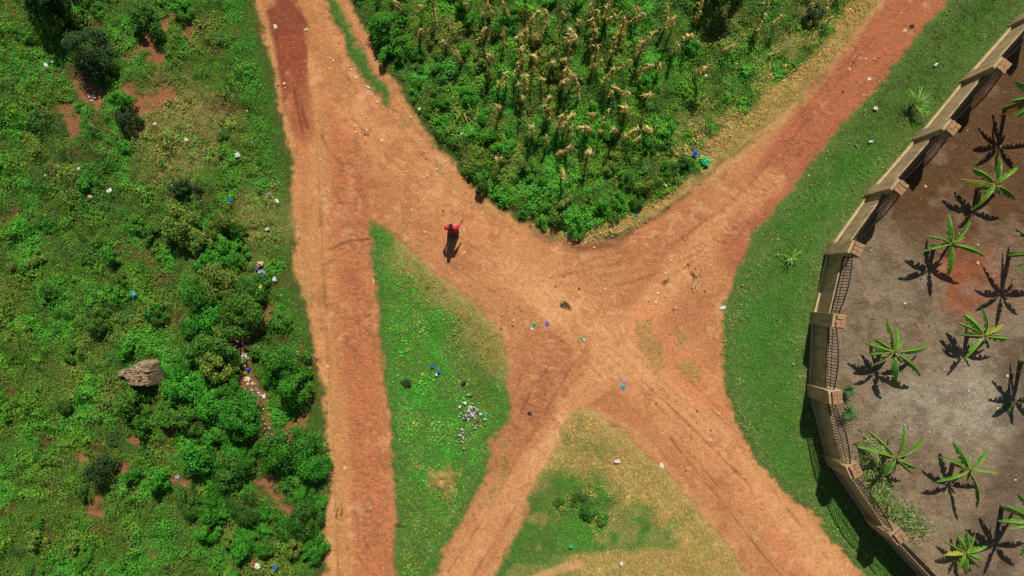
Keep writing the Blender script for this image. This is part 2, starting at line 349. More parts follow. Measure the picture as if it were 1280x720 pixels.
# tyre and foot scuffs: many short thin strokes that follow the roads
flows = [([(398, 150), (425, 240), (432, 400), (450, 560), (462, 740)], 34, 260), ([(390, 20), (430, 110), (500, 190), (580, 270), (680, 350), (760, 430), (860, 520), (960, 620), (1060, 740)], 34, 300),
         ([(930, 300), (1000, 200), (1060, 110), (1130, 30)], 36, 300), ([(590, 700), (640, 600), (680, 520), (700, 460)], 22, 160), ([(640, 330), (740, 335), (840, 320), (930, 250)], 36, 140), ([(370, 20), (380, 90), (400, 180)], 18, 90)]
rs = random.Random(5); SC = np.zeros(sh)
for pts, wid, num in flows:
    P = [Vector(p) for p in pts]; seg = [(b - a).length for a, b in zip(P[:-1], P[1:])]; tot = sum(seg)
    def at(s):
        for k, l in enumerate(seg):
            if s <= l or k == len(seg) - 1:
                d = (P[k + 1] - P[k]) / l; return P[k] + d * s, Vector((-d.y, d.x))
            s -= l
    for _ in range(num):
        s0 = rs.uniform(0, tot); ln = rs.choice((rs.uniform(5, 18), rs.uniform(8, 40), rs.uniform(20, 110))); off = rs.uniform(-wid, wid); dr = rs.choice((rs.uniform(-3, 3), rs.uniform(-14, 14))); pp = []
        for q in range(5):
            c, n = at(min(tot, max(0, s0 + ln * q / 4))); pp.append(tuple(c + n * (off + dr * q / 4)))
        x0 = min(p[0] for p in pp) - 6; x1 = max(p[0] for p in pp) + 6; y0 = min(p[1] for p in pp) - 6; y1 = max(p[1] for p in pp) + 6
        i0, i1 = np.searchsorted(gx, (x0, x1)); j0, j1 = np.searchsorted(gy, (y0, y1))
        if i1 <= i0 or j1 <= j0: continue
        d = pline(X[j0:j1, i0:i1], Y[j0:j1, i0:i1], pp); w = rs.choice((.8, 1.1, 1.6, 2.4))
        SC[j0:j1, i0:i1] = np.maximum(SC[j0:j1, i0:i1], (1 - ss(w * .4, w * 1.7, d)) * rs.uniform(.2, 1))
SC *= (.3 + .7 * vn(X, Y, 6, 77)) * (.25 + .75 * ss(.4, .6, fbm(X, Y, 60, 79)))
road = 1 - ss(-3, 2, mk['veg'])
blend(.38 * SC * road, lin(138, 82, 54)); Z = Z - .03 * SC * road
blend(.35 * road * ss(.56, .66, fbm(X, Y, 13, 141)) * ss(.45, .6, fbm(X, Y, 70, 142)), lin(146, 92, 60)); blend(.4 * road * ss(.58, .68, fbm(X, Y, 10, 143)) * ss(.45, .6, fbm(X, Y, 60, 144)), lin(212, 164, 120))
rim = (vn(X, Y, 5, 78) > .5) * 0
# single ruts and tread prints
def rut(pts, w, k, nz=1.5, seed=160):
    d = pline(X, Y, pts) + (vn(X, Y, 14, seed) - .5) * nz * 2
    mm = k * (1 - ss(w * .5, w * 1.6, d)) * (.45 + .55 * ss(.3, .6, vn(X, Y, 18, seed + 1))) * road
    blend(mm, lin(124, 74, 48)); return mm
RT = 0
for pts, w, k in (([(838, 548), (870, 590), (905, 630), (950, 690), (985, 730)], 1.4, .6), ([(780, 455), (850, 520), (905, 575), (940, 610)], 1.2, .45), ([(396, 180), (404, 330), (414, 520), (424, 740)], 1.3, .35), ([(412, 312), (436, 302), (462, 299)], 1.2, .7), ([(408, 330), (440, 312), (462, 306)], 1., .5),
                  ([(402, 170), (412, 190), (430, 210)], 1.2, .6), ([(470, 180), (505, 215), (530, 236)], 1.3, .5), ([(856, 560), (900, 610), (958, 680)], 1.0, .4), ([(905, 500), (925, 560), (975, 625), (1035, 700)], 1.2, .35), ([(372, 110), (378, 140), (384, 160)], 1.4, .8), ([(366, 100), (370, 128), (378, 166)], 1.2, .8),
                  ([(700, 345), (770, 330), (850, 300), (930, 240), (1010, 150), (1090, 50)], 1.3, .4), ([(720, 372), (800, 350), (870, 318), (945, 255)], 1.1, .35), ([(560, 715), (610, 640), (655, 560), (690, 500), (720, 450)], 1.2, .4), ([(590, 722), (636, 650), (676, 575)], 1.0, .35), ([(560, 330), (640, 380), (720, 440), (800, 520)], 1.1, .35), ([(640, 500), (652, 470), (668, 448)], 1.2, .6), ([(650, 520), (668, 480), (690, 455)], 1.2, .6)):
    RT = RT + rut(pts, w, k, seed=160 + int(pts[0][0]) % 37)
TR = np.zeros(sh)
for pts, ln, gap in (([(440, 190), (452, 330), (468, 480), (480, 640), (486, 740)], 7, 6), ([(428, 200), (436, 330), (446, 480), (460, 660)], 6, 7), ([(850, 300), (905, 262), (950, 222)], 8, 4), ([(862, 318), (918, 278), (965, 232)], 8, 4), ([(900, 300), (940, 262), (990, 205), (1040, 140)], 6, 5), ([(985, 150), (1030, 95), (1075, 40)], 6, 5), ([(655, 440), (660, 500), (640, 560)], 12, 5), ([(685, 440), (680, 480), (672, 520)], 10, 5), ([(880, 540), (940, 620), (1000, 700)], 7, 7)):
    for (ax, ay), (bx_, by_) in zip(pts[:-1], pts[1:]):
        L_ = math.hypot(bx_ - ax, by_ - ay); dx, dy = (bx_ - ax) / L_, (by_ - ay) / L_; q_ = 0
        while q_ < L_:
            cx_, cy_ = ax + dx * q_ + rs.gauss(0, 5) * dy, ay + dy * q_ - rs.gauss(0, 5) * dx; a_ = math.atan2(dx, -dy) + rs.uniform(-.7, .7); l_ = ln * rs.uniform(.4, 1)
            p_ = [(cx_ - math.cos(a_) * l_ / 2, cy_ - math.sin(a_) * l_ / 2), (cx_ + math.cos(a_) * l_ / 2, cy_ + math.sin(a_) * l_ / 2)]
            i0, i1 = np.searchsorted(gx, (cx_ - 12, cx_ + 12)); j0, j1 = np.searchsorted(gy, (cy_ - 12, cy_ + 12)); q_ += gap * rs.uniform(.5, 1.5)
            if i1 > i0 and j1 > j0: TR[j0:j1, i0:i1] = np.maximum(TR[j0:j1, i0:i1], (1 - ss(.5, 1.7, pline(X[j0:j1, i0:i1], Y[j0:j1, i0:i1], p_))) * rs.uniform(.3, 1))
blend(.34 * TR * road, lin(134, 80, 54)); Z = Z - .03 * TR * road - .03 * RT
# vegetated ground
C = C * np.array([1.07, 1.05, .99]); g = ss(-4, 4, mk['veg'])
under = np.zeros(sh + (3,)); under[:] = lin(74, 88, 36); lw = ((mk['V'] > 0) | (mk['A'] > 0) | (mk['B'] > 0) | (mk['S'] > 0)) * 1.; under = under * (1 - lw[..., None]) + np.array(lin(78, 112, 46)) * lw[..., None]
def dryz(x, y, m):
    n1, n2, n3 = fbm(x, y, 30, 52) - .5, fbm(x, y, 20, 53) - .5, vn(x, y, 8, 54) - .5
    edge = pline(x, y, [(725, 512), (780, 540), (836, 598), (881, 650), (924, 702), (960, 760)])
    B = np.maximum.reduce([1 - ss(20, 76, edge + n1 * 90), 1 - ss(548, 618, y + n1 * 90), ss(684, 696, y + (x - 760) * .1 + n1 * 16) * ss(670, 740, x + n2 * 40), .45 * ss(.5, .62, fbm(x, y, 24, 57))])
    ed = pline(x, y, [(905, 198), (960, 155), (1000, 120), (1054, 58), (1096, 0), (1200, -120)]); F = np.clip(1 - ss(20, 34, ed + n1 * 22) + .55 * (1 - ss(36, 84, ed + n1 * 60)) * ss(.4, .6, fbm(x, y, 14, 58)), 0, 1)
    F = np.maximum(F, 1 - ss(4, 12, pline(x, y, [(676, 292), (730, 297), (800, 274), (850, 242), (900, 204)]) + n3 * 8))
    A_ = np.maximum(.8 * (1 - ss(10, 46, pline(x, y, [(520, 318), (570, 360), (612, 405), (632, 450)]) + n2 * 30)), 1 - ss(8, 22, np.hypot((x - 553) * .8, y - 600) + n3 * 14))
    L_ = np.maximum(.6 * (1 - ss(30, 80, np.hypot(x - 225, (y - 170) * .8) + n1 * 60)), .5 * (1 - ss(20, 60, np.hypot(x - 330, y - 275) + n1 * 50)))
    return np.clip((m['F'] > 0) * F + (m['B'] > 0) * B + (m['A'] > 0) * A_ + (m['L'] > 0) * L_, 0, 1)
dry = dryz(X, Y, mk)
under = under * (1 - dry[..., None]) + np.array(lin(160, 142, 84)) * dry[..., None]
C = C * (1 - g[..., None]) + under * g[..., None]
tf = .4 * ss(-4, 3, mk['tuft']); blend(tf, lin(150, 132, 72))
b = ss(-2, 4, mk['bare']) * (mk['L'] > 0); blend(b * .9, lin(150, 98, 66)); blend(b * .6 * ss(.5, .7, fbm(X, Y, 12, 61)), lin(120, 84, 56))
br = (mk['L'] > 0) * (mk['bare'] < 0) * ss(.62, .72, fbm(X, Y, 26, 62)); blend(br * .7, lin(96, 66, 42))
pth = (mk['B'] > 0) * (1 - ss(3, 8, pline(X, Y, [(660, 726), (700, 711), (725, 704)]))); blend(pth * .9, lin(200, 152, 98))
# yard soil
yd = ss(-1, 2, mk['Y'])
soil = np.zeros(sh + (3,)); soil[:] = lin(150, 130, 104)
def sb(mm, rgb): soil[:] = soil * (1 - mm[..., None]) + np.array(rgb) * mm[..., None]
sb(1 - ss(50, 150, Y - 210 + (fbm(X, Y, 50, 63) - .5) * 120 + (X - 1150) * -.3), lin(112, 82, 54))
sb(.9 * (1 - ss(16, 52, np.hypot((X - 1212) * .8, (Y - 352) * .8) + (fbm(X, Y, 26, 64) - .5) * 60)), lin(168, 96, 62))
sb(.8 * (1 - ss(20, 60, np.hypot((X - 1205) * .5, (Y - 505) * .8) + (fbm(X, Y, 26, 65) - .5) * 40)), lin(184, 172, 146))
sb(.7 * (1 - ss(10, 44, pline(X, Y, [(1270, 440), (1290, 560), (1240, 640), (1230, 720)]) + (fbm(X, Y, 20, 66) - .5) * 40)), lin(112, 94, 76))
sb(.4 * ss(.48, .66, fbm(X, Y, 16, 67, 4)), lin(106, 80, 58)); sb(.4 * ss(.55, .7, fbm(X, Y, 34, 68)), lin(168, 142, 116))
C = C * (1 - yd[..., None]) + soil * yd[..., None]
RG = RG * (1 - g) + .5 * g; RG = RG * (1 - yd) + 1.0 * yd
XYZ = np.stack([(X - 640) / PX, (360 - Y) / PX, Z], -1)
ny, nx = sh; idx = np.arange(ny * nx).reshape(sh)
quads = np.stack([idx[:-1, :-1], idx[1:, :-1], idx[1:, 1:], idx[:-1, 1:]], -1).reshape(-1, 4)
cen = lambda a: (a[:-1, :-1] + a[1:, 1:] + a[1:, :-1] + a[:-1, 1:]).ravel() / 4
cv, cy = cen(mk['veg']), cen(mk['Y'])
zone = np.where(cy > 0, 2, np.where(cv > 0, 1, 0))
for zi, nm in ((0, 'dirt_road'), (1, 'ground'), (2, 'yard_soil')):
    q = quads[zone == zi]; used, inv = np.unique(q, return_inverse=True)
    V = XYZ.reshape(-1, 3)[used]; cc = C.reshape(-1, 3)[used]; rr = RG.ravel()[used]; F = inv.reshape(-1, 4)
    if zi == 1:   # ring out to the horizon, same sheet
        x0, x1 = XYZ[0, 0, 0], XYZ[0, -1, 0]; y1, y0 = XYZ[0, 0, 1], XYZ[-1, 0, 1]; B = 900
        xs = [-B, x0 + .05, x1 - .05, B]; ys = [-B, y0 + .05, y1 - .05, B]; n0 = len(V)
        rv = np.array([(a, b2, -.06) for b2 in ys for a in xs]); rf = []
        for j in range(3):
            for i in range(3):
                if (i, j) != (1, 1): rf.append((n0 + j * 4 + i, n0 + j * 4 + i + 1, n0 + j * 4 + i + 5, n0 + j * 4 + i + 4))
        V = np.vstack([V, rv]); F = np.vstack([F, rf]); cc = np.vstack([cc, np.tile(lin(70, 96, 40), (16, 1))]); rr = np.append(rr, [.5] * 16)
    tagit(npmesh(nm, V, F, M['earth'], cc, {'Rough': rr}, smooth=True), kind='structure')

masks = fastmasks
def height(x, y, m=None): return bil(Z, np.asarray(x, float), np.asarray(y, float))
# ================================================================== GROUND VEGETATION (stuff)
def samples(n, seed, x0=-170, x1=1450, y0=-150, y1=870):
    r = np.random.default_rng(seed); return r.uniform(x0, x1, n), r.uniform(y0, y1, n), r
GREEN, BRIGHT, OLIVE, DARKG, STRAW, BROWN = map(np.array, (lin(88, 146, 38), lin(70, 166, 46), lin(118, 138, 58), lin(58, 110, 42), lin(192, 176, 108), lin(124, 92, 58)))
def mixc(a, b, t): return a * (1 - t[:, None]) + b * t[:, None]
def vegcol(x, y, m, r):
    n = len(x); c = np.tile(GREEN, (n, 1))
    a = fbm(x, y, 60, 81); c = mixc(c, OLIVE, ss(.45, .7, a) * np.where(m['L'] > 0, .6, .9))
    c = mixc(c, DARKG, ss(.5, .72, fbm(x, y, 34, 82)) * .8); c = mixc(c, BRIGHT, ss(.5, .7, fbm(x, y, 40, 83)) * .7)
    road_edge = (m['L'] > 0) * (1 - ss(14, 60, m['L'])) * (1 - ss(330, 400, y) * .5)
    c = mixc(c, BRIGHT, road_edge * .8)
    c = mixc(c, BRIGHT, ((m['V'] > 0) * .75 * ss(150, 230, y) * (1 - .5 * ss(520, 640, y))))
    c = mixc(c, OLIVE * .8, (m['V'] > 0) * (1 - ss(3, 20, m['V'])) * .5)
    c = mixc(c, BRIGHT * 1.1, (m['A'] > 0) * (1 - ss(30, 70, pline(x, y, [(478, 320), (505, 430), (530, 500), (560, 560)]) + (fbm(x, y, 20, 84) - .5) * 30)) * .95)
    c = mixc(c, BRIGHT, (m['B'] > 0) * (1 - ss(20, 44, np.hypot(x - 735, (y - 660)))) * .8)
    d = dryz(x, y, m); keep = r.random(n) < np.clip(d * (.65 + .6 * (fbm(x, y, 16, 85))), 0, .92)
    c = np.where(keep[:, None], STRAW * (r.uniform(.6, .95, n) * np.where(m['A'] > 0, .8, np.where(m['L'] > 0, .75, 1.15)))[:, None] * np.where(m['A'] > 0, 1, 1)[:, None], c)
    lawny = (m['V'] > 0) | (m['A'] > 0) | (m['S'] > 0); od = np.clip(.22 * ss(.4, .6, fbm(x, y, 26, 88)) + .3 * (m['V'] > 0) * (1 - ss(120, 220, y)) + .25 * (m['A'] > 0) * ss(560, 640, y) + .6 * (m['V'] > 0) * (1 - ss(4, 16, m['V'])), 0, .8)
    c = np.where((lawny & (r.random(n) < od))[:, None], np.array(lin(142, 148, 70)) * r.uniform(.6, 1.1, n)[:, None], c)
    du = (m['V'] > 0) * .6 * (1 - ss(6, 44, m['V'] + (fbm(x, y, 20, 89) - .5) * 40)) + (m['A'] > 0) * .25 * ss(.5, .65, fbm(x, y, 18, 90))
    c = np.where((r.random(n) < du)[:, None], np.array(lin(160, 170, 110)) * r.uniform(.7, 1.2, n)[:, None], c)
    sp = (m['veg'] > 0) * (m['veg'] < 4.5) & (r.random(n) < .4); c = np.where(sp[:, None], STRAW * .85, c)
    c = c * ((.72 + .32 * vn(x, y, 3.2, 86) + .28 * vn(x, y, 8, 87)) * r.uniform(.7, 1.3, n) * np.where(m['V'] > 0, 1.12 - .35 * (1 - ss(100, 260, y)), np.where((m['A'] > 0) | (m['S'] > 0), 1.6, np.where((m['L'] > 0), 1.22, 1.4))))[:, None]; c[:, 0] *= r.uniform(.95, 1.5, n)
    return c
lawn = lambda m: np.clip((m['V'] > 0) * 1. + (m['A'] > 0) + (m['B'] > 0) + (m['S'] > 0) + (m['L'] > 0) * (1 - ss(25, 60, m['L'])) * .9 + (m['L'] > 0) * .25 + (m['F'] > 0) * (.2 + .8 * dryz(x, y, m)), 0, 1)
weed = lambda x, y, m: np.clip((m['L'] > 0) * ss(8, 40, m['L']) + (m['F'] > 0) * ss(-2, 8, m['F'] - 6) * (1 - .75 * dryz(x, y, m)) + (m['A'] > 0) * .15 * ss(6, 20, m['A']) + (m['V'] > 0) * .06 + (m['B'] > 0) * .4 * (1 - ss(20, 50, np.hypot(x - 735, y - 640))), 0, 1)
def vegh(x, y, m):
    """height of the weed canopy"""
    base = .30 * ss(.35, .75, fbm(x, y, 26, 91, 2)) + .22 * ss(.4, .8, fbm(x, y, 11, 92, 2))
    return base * weed(x, y, m) * ss(-1, 14, -m['bare']) * ss(0, 16, m['veg'])

# grass blades
x, y, r = samples(2300000, 101); m = masks(x, y)
dens = lawn(m) * (1 - ss(-3, 1, m['bare']) * (m['L'] > 0)); patch = (.5 + .5 * ss(.3, .6, fbm(x, y, 14, 95))) * (.55 + .45 * ss(.25, .6, vn(x, y, 4, 99))); dens = dens * patch * ss(-1, 4, m['veg'])
dens = np.maximum(dens, .5 * (m['tuft'] > 0)) ; dens = np.where((m['veg'] < 0) & (m['veg'] > -11), .04 + .5 * ss(.55, .7, vn(x, y, 9, 151)) * ss(-11, -1, m['veg']), dens)
dens = np.where(m['Y'] > -1, 0, dens); dens *= np.where((m['B'] > 0) & (pline(x, y, [(660, 726), (700, 711), (725, 704)]) < 5), .1, 1)
out = (x < -20) | (x > 1300) | (y < -20) | (y > 740); dens = np.where(out, dens * .5, dens)
k = r.random(len(x)) < dens; x, y = x[k], y[k]; m = {a: v[k] for a, v in m.items()}; n = len(x)
zz = height(x, y, m) + vegh(x, y, m) * r.random(n) * .8
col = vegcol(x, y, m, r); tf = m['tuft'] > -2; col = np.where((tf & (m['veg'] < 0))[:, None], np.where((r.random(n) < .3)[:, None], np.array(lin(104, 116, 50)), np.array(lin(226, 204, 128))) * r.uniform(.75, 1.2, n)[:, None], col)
dd = dryz(x, y, m); L = r.uniform(.05, .15, n) * (1 + .7 * (dd > .5)) * (.5 + .5 * ss(0, 10, np.maximum(np.maximum(m['veg'], 3), 8 * (m['tuft'] > 0))))
ang = r.random(n) * 6.283; tl = r.uniform(.3, 1.3, n) + .0
# blades in a patch lean together
la = fbm(x, y, 30, 96) * 12; Dv = np.stack([np.cos(ang) * tl + .35 * np.cos(la), np.sin(ang) * tl + .35 * np.sin(la), np.ones(n) * .55], 1); Dv = unit(Dv)
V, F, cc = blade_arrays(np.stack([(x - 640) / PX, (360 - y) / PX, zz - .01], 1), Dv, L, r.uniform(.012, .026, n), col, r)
tagit(npmesh('grass', V, F, M['grass'], cc), 'short green and straw coloured grass over the verges and islands', 'grass', kind='stuff')
print('grass', n)

# broad-leaved weeds
x, y, r = samples(1350000, 102); m = masks(x, y); dens = weed(x, y, m) * np.maximum(ss(-2, 3, -m['bare']), .35 * ss(.5, .65, fbm(x, y, 9, 171)))
brown = (m['L'] > 0) * ss(.62, .72, fbm(x, y, 26, 62)); dens = dens * (.45 + .55 * ss(.3, .55, fbm(x, y, 12, 97))) * (1 - .6 * brown)
dens = np.where(m['Y'] > -3, 0, dens); out = (x < -20) | (x > 1300) | (y < -20) | (y > 740); dens = np.where(out, dens * .5, dens)
k = r.random(len(x)) < dens; x, y = x[k], y[k]; m = {a: v[k] for a, v in m.items()}; n = len(x)
hv = vegh(x, y, m); zz = height(x, y, m) + hv * (1 - .6 * r.random(n) ** 2) + .02
ang = r.random(n) * 6.283; e = 3.
gxh = (vegh(x + e, y, m) - vegh(x - e, y, m)) / (2 * e / PX); gyh = -(vegh(x, y + e, m) - vegh(x, y - e, m)) / (2 * e / PX)
Nn = unit(np.stack([-gxh * .8 + r.normal(0, .45, n), -gyh * .8 + r.normal(0, .45, n), np.ones(n)], 1))
D = np.stack([np.cos(ang), np.sin(ang), r.uniform(-.3, .5, n)], 1); D = D - Nn * np.sum(D * Nn, 1, keepdims=True)
sp = .55 + .9 * vn(x, y, 20, 98) ** 2; L = r.uniform(.06, .125, n) * sp; col = vegcol(x, y, m, r)
V, F, cc = leaf_arrays(np.stack([(x - 640) / PX, (360 - y) / PX, zz], 1), D, Nn, L, L * r.uniform(.45, .8, n), col)
tagit(npmesh('weeds', V, F, M['cover'], cc), 'knee-high tangle of small leafy green weeds either side of the roads', 'weeds', kind='stuff')
print('weeds', n)

# fallen straw and leaf crumbs, fine gravel
def litterbits(name, n, seed, fn, label, cat, mat, size, colr):
    x, y, r = samples(n, seed, -60, 1340, -60, 780); m = masks(x, y); k = r.random(n) < fn(x, y, m); x, y = x[k], y[k]; m = {a: v[k] for a, v in m.items()}; n = len(x)
    c0 = np.stack([(x - 640) / PX, (360 - y) / PX, height(x, y, m) + .006], 1); ang = r.random(n) * 6.283
    Dv = np.stack([np.cos(ang), np.sin(ang), r.uniform(0, .3, n)], 1); Nn = unit(np.stack([r.normal(0, .3, n), r.normal(0, .3, n), np.ones(n)], 1))
    L = r.uniform(*size, n); col = np.array([colr[i] for i in r.integers(0, len(colr), n)]) * r.uniform(.7, 1.15, n)[:, None]
    V, F, cc = leaf_arrays(c0, Dv, Nn, L, L * r.uniform(.25, .7, n), col, .05); V[:, 2] += .004
    return tagit(npmesh(name, V, F, mat, cc), label, cat, kind='stuff')
dr = lambda x, y, m: (m['veg'] < 0) * np.clip(.10 + .9 * ss(.5, .7, fbm(x, y, 38, 111)) + .5 * ss(-14, -1, m['veg']), 0, 1) * (m['Y'] < 0)
litterbits('dry_litter', 15000, 120, dr, 'pale dry leaf and straw bits scattered over the red dirt roads', 'dry leaves', M['drygrass'], (.025, .075), [lin(206, 164, 120), lin(150, 100, 64), lin(112, 74, 50), lin(216, 186, 146), lin(160, 104, 70)])
litterbits('leaf_litter', 9000, 121, lambda x, y, m: (m['Y'] > 2) * np.clip(.2 + ss(.45, .7, fbm(x, y, 24, 112)), 0, 1), 'brown and pale leaf crumbs scattered over the bare yard soil', 'leaf litter', M['drygrass'], (.03, .10), [lin(176, 150, 112), lin(110, 78, 52), lin(190, 160, 130), lin(90, 66, 46)])
litterbits('gully_litter', 5000, 122, lambda x, y, m: (m['bare'] > 0) * (m['L'] > 0) * .9, 'brown leaves and scraps on the bare earth patches among the weeds', 'leaf litter', M['drygrass'], (.04, .12), [lin(190, 150, 104), lin(110, 74, 48), lin(210, 184, 150), lin(150, 110, 60)])

def clods(name, n, seed, fn, label, cat, mat, s0, s1):
    x, y, r = samples(n, seed, -60, 1340, -60, 780); m = masks(x, y); k = r.random(n) < fn(x, y, m); x, y = x[k], y[k]; m = {a: v[k] for a, v in m.items()}; n = len(x)
    base = np.array([(1, 0, 0), (0, 1, 0), (-1, 0, 0), (0, -1, 0), (0, 0, .8), (0, 0, -.5)], float); tri = np.array([(0, 1, 4), (1, 2, 4), (2, 3, 4), (3, 0, 4), (1, 0, 5), (2, 1, 5), (3, 2, 5), (0, 3, 5)])
    s = s0 + (s1 - s0) * r.random(n) ** 3; a = r.random(n) * 6.283; V = base[None] * r.uniform(.6, 1.2, (n, 6, 3)) * s[:, None, None]
    ca, sa = np.cos(a)[:, None], np.sin(a)[:, None]; V = np.stack([V[..., 0] * ca - V[..., 1] * sa, V[..., 0] * sa + V[..., 1] * ca, V[..., 2]], -1)
    V += np.stack([(x - 640) / PX, (360 - y) / PX, height(x, y, m) + s * .25], 1)[:, None]
    F = (tri[None] + np.arange(n)[:, None, None] * 6).reshape(-1, 3)
    return tagit(npmesh(name, V.reshape(-1, 3), F, mat), label, cat, kind='stuff')
clods('soil_clods', 16000, 130, lambda x, y, m: (m['Y'] > 3) * np.clip(.15 + ss(.45, .65, fbm(x, y, 30, 113)), 0, 1), 'crumbly brown clods of earth over the bare yard soil', 'soil clods', plain('clod', lin(120, 94, 72), .95, .3, 3), .012, .055)
clods('dirt_crumbs', 26000, 132, lambda x, y, m: (m['veg'] < 2) * (m['Y'] < 0) * np.clip(.12 + ss(.42, .66, fbm(x, y, 30, 115)), 0, 1), 'red crumbs of dirt strewn over the dirt roads', 'dirt crumbs', plain('crumb', lin(182, 116, 78), .95, .3, 1.5), .008, .038)
clods('gravel', 16000, 131, lambda x, y, m: (m['veg'] < 1) * (m['Y'] < 0) * np.clip(.08 + ss(.5, .68, fbm(x, y, 44, 114)), 0, 1), 'fine pale and red gravel scattered over the dirt roads', 'gravel', plain('grit', lin(214, 172, 130), .9, .4, 1.5), .008, .045)

# ================================================================== PLANTS
def make_bush(name, r0, h0, nl, ls, cols, seed, mat='bush', clumps=16, parts=True):
    r = np.random.default_rng(seed); root = empty(name)
    P, Nm = [], []
    cc = []
    for k in range(clumps):
        a = r.random() * 6.283; q = r.random() ** .55 * 1.12; zc = h0 * (.35 + .5 * (1 - q * q) * r.uniform(.6, 1.1))
        c = np.array([math.cos(a) * q * r0 * .72, math.sin(a) * q * r0 * .72, zc]); cr = r0 * r.uniform(.18, .4); cc.append((c, cr))
        n = nl // clumps; d = unit(r.normal(0, 1, (n, 3)) + np.array([0, 0, .35])); p = c + d * cr * r.uniform(.55, 1.0, (n, 1)) * np.array([1, 1, .8])
        P.append(p); Nm.append(unit(d + np.array([0, 0, .8]) + r.normal(0, .35, (n, 3)))); 
    P = np.vstack(P); Nm = np.vstack(Nm); k = P[:, 2] > .05; P, Nm = P[k], Nm[k]; n = len(P)
    D = r.normal(0, 1, (n, 3)); D -= Nm * np.sum(D * Nm, 1, keepdims=True)
    ci = np.array([cols[i] for i in r.integers(0, len(cols), n)]) * r.uniform(.75, 1.3, n)[:, None]
    L = r.uniform(.7, 1.3, n) * ls; V, F, c4 = leaf_arrays(P, D, Nm, L, L * r.uniform(.45, .7, n), ci)
    npmesh('foliage', V, F, M[mat], c4, parent=root)
    st = Acc()
    for c, cr in cc[:9]:
        t = Vector(c); st.tube([Vector((t.x * .08, t.y * .08, -.08)), Vector((t.x * .3, t.y * .3, t.z * .45)), t], [.035 * r0 + .01, .022 * r0 + .006, .006], 5)
    st.build('stem', M['stem'], root)
    return root
g1 = [lin(82, 136, 34), lin(62, 114, 30), lin(92, 142, 42), lin(46, 92, 28)]
g2 = [lin(76, 160, 34), lin(62, 142, 30), lin(88, 170, 44), lin(42, 106, 26)]
g3 = [lin(120, 150, 50), lin(90, 128, 40), lin(150, 164, 70), lin(60, 100, 34)]
g4 = [lin(62, 98, 44), lin(50, 82, 38), lin(84, 116, 60), lin(38, 64, 30)]
PROTO = {}
def proto(key, f):
    if key not in PROTO: PROTO[key] = [f(), False]
    p = PROTO[key]
    if not p[1]: p[1] = True; return p[0]
    return copytree(p[0])
SPEC = {'big': (1.25, 1.7, 4200, .10), 'mid': (.8, 1.15, 2000, .09), 'small': (.5, .65, 800, .08), 'tiny': (.32, .38, 330, .07)}
TINT = {'a': g1, 'b': g2, 'c': g3, 'd': g4}
def put_bush(px, py, size, tint, rpx, hk, label, group=None, name='bush', cat='bush', top=True, var=None):
    r0, h0, nl, ls = SPEC[size]; v = var if var is not None else random.randrange(3)
    o = proto((name, size, tint, v), lambda: make_bush(name, r0, h0, nl, ls, TINT[tint], hash((size, tint)) % 7 + ord(tint) * 7 + v * 31 + len(size), clumps={'big': 24, 'mid': 16, 'small': 10, 'tiny': 6}[size]))
    s = rpx / PX / r0; hh = h0 * s * hk * .6 if top else 0
    wx, wy = W(px, py, hh); o.location = (wx, wy, gzw(wx, wy) - .03); ex = random.uniform(.85, 1.2); o.scale = (s * ex, s / ex, s * hk); o.rotation_euler = (0, 0, random.random() * 6.28)
    tagit(o, label, cat, group); return o
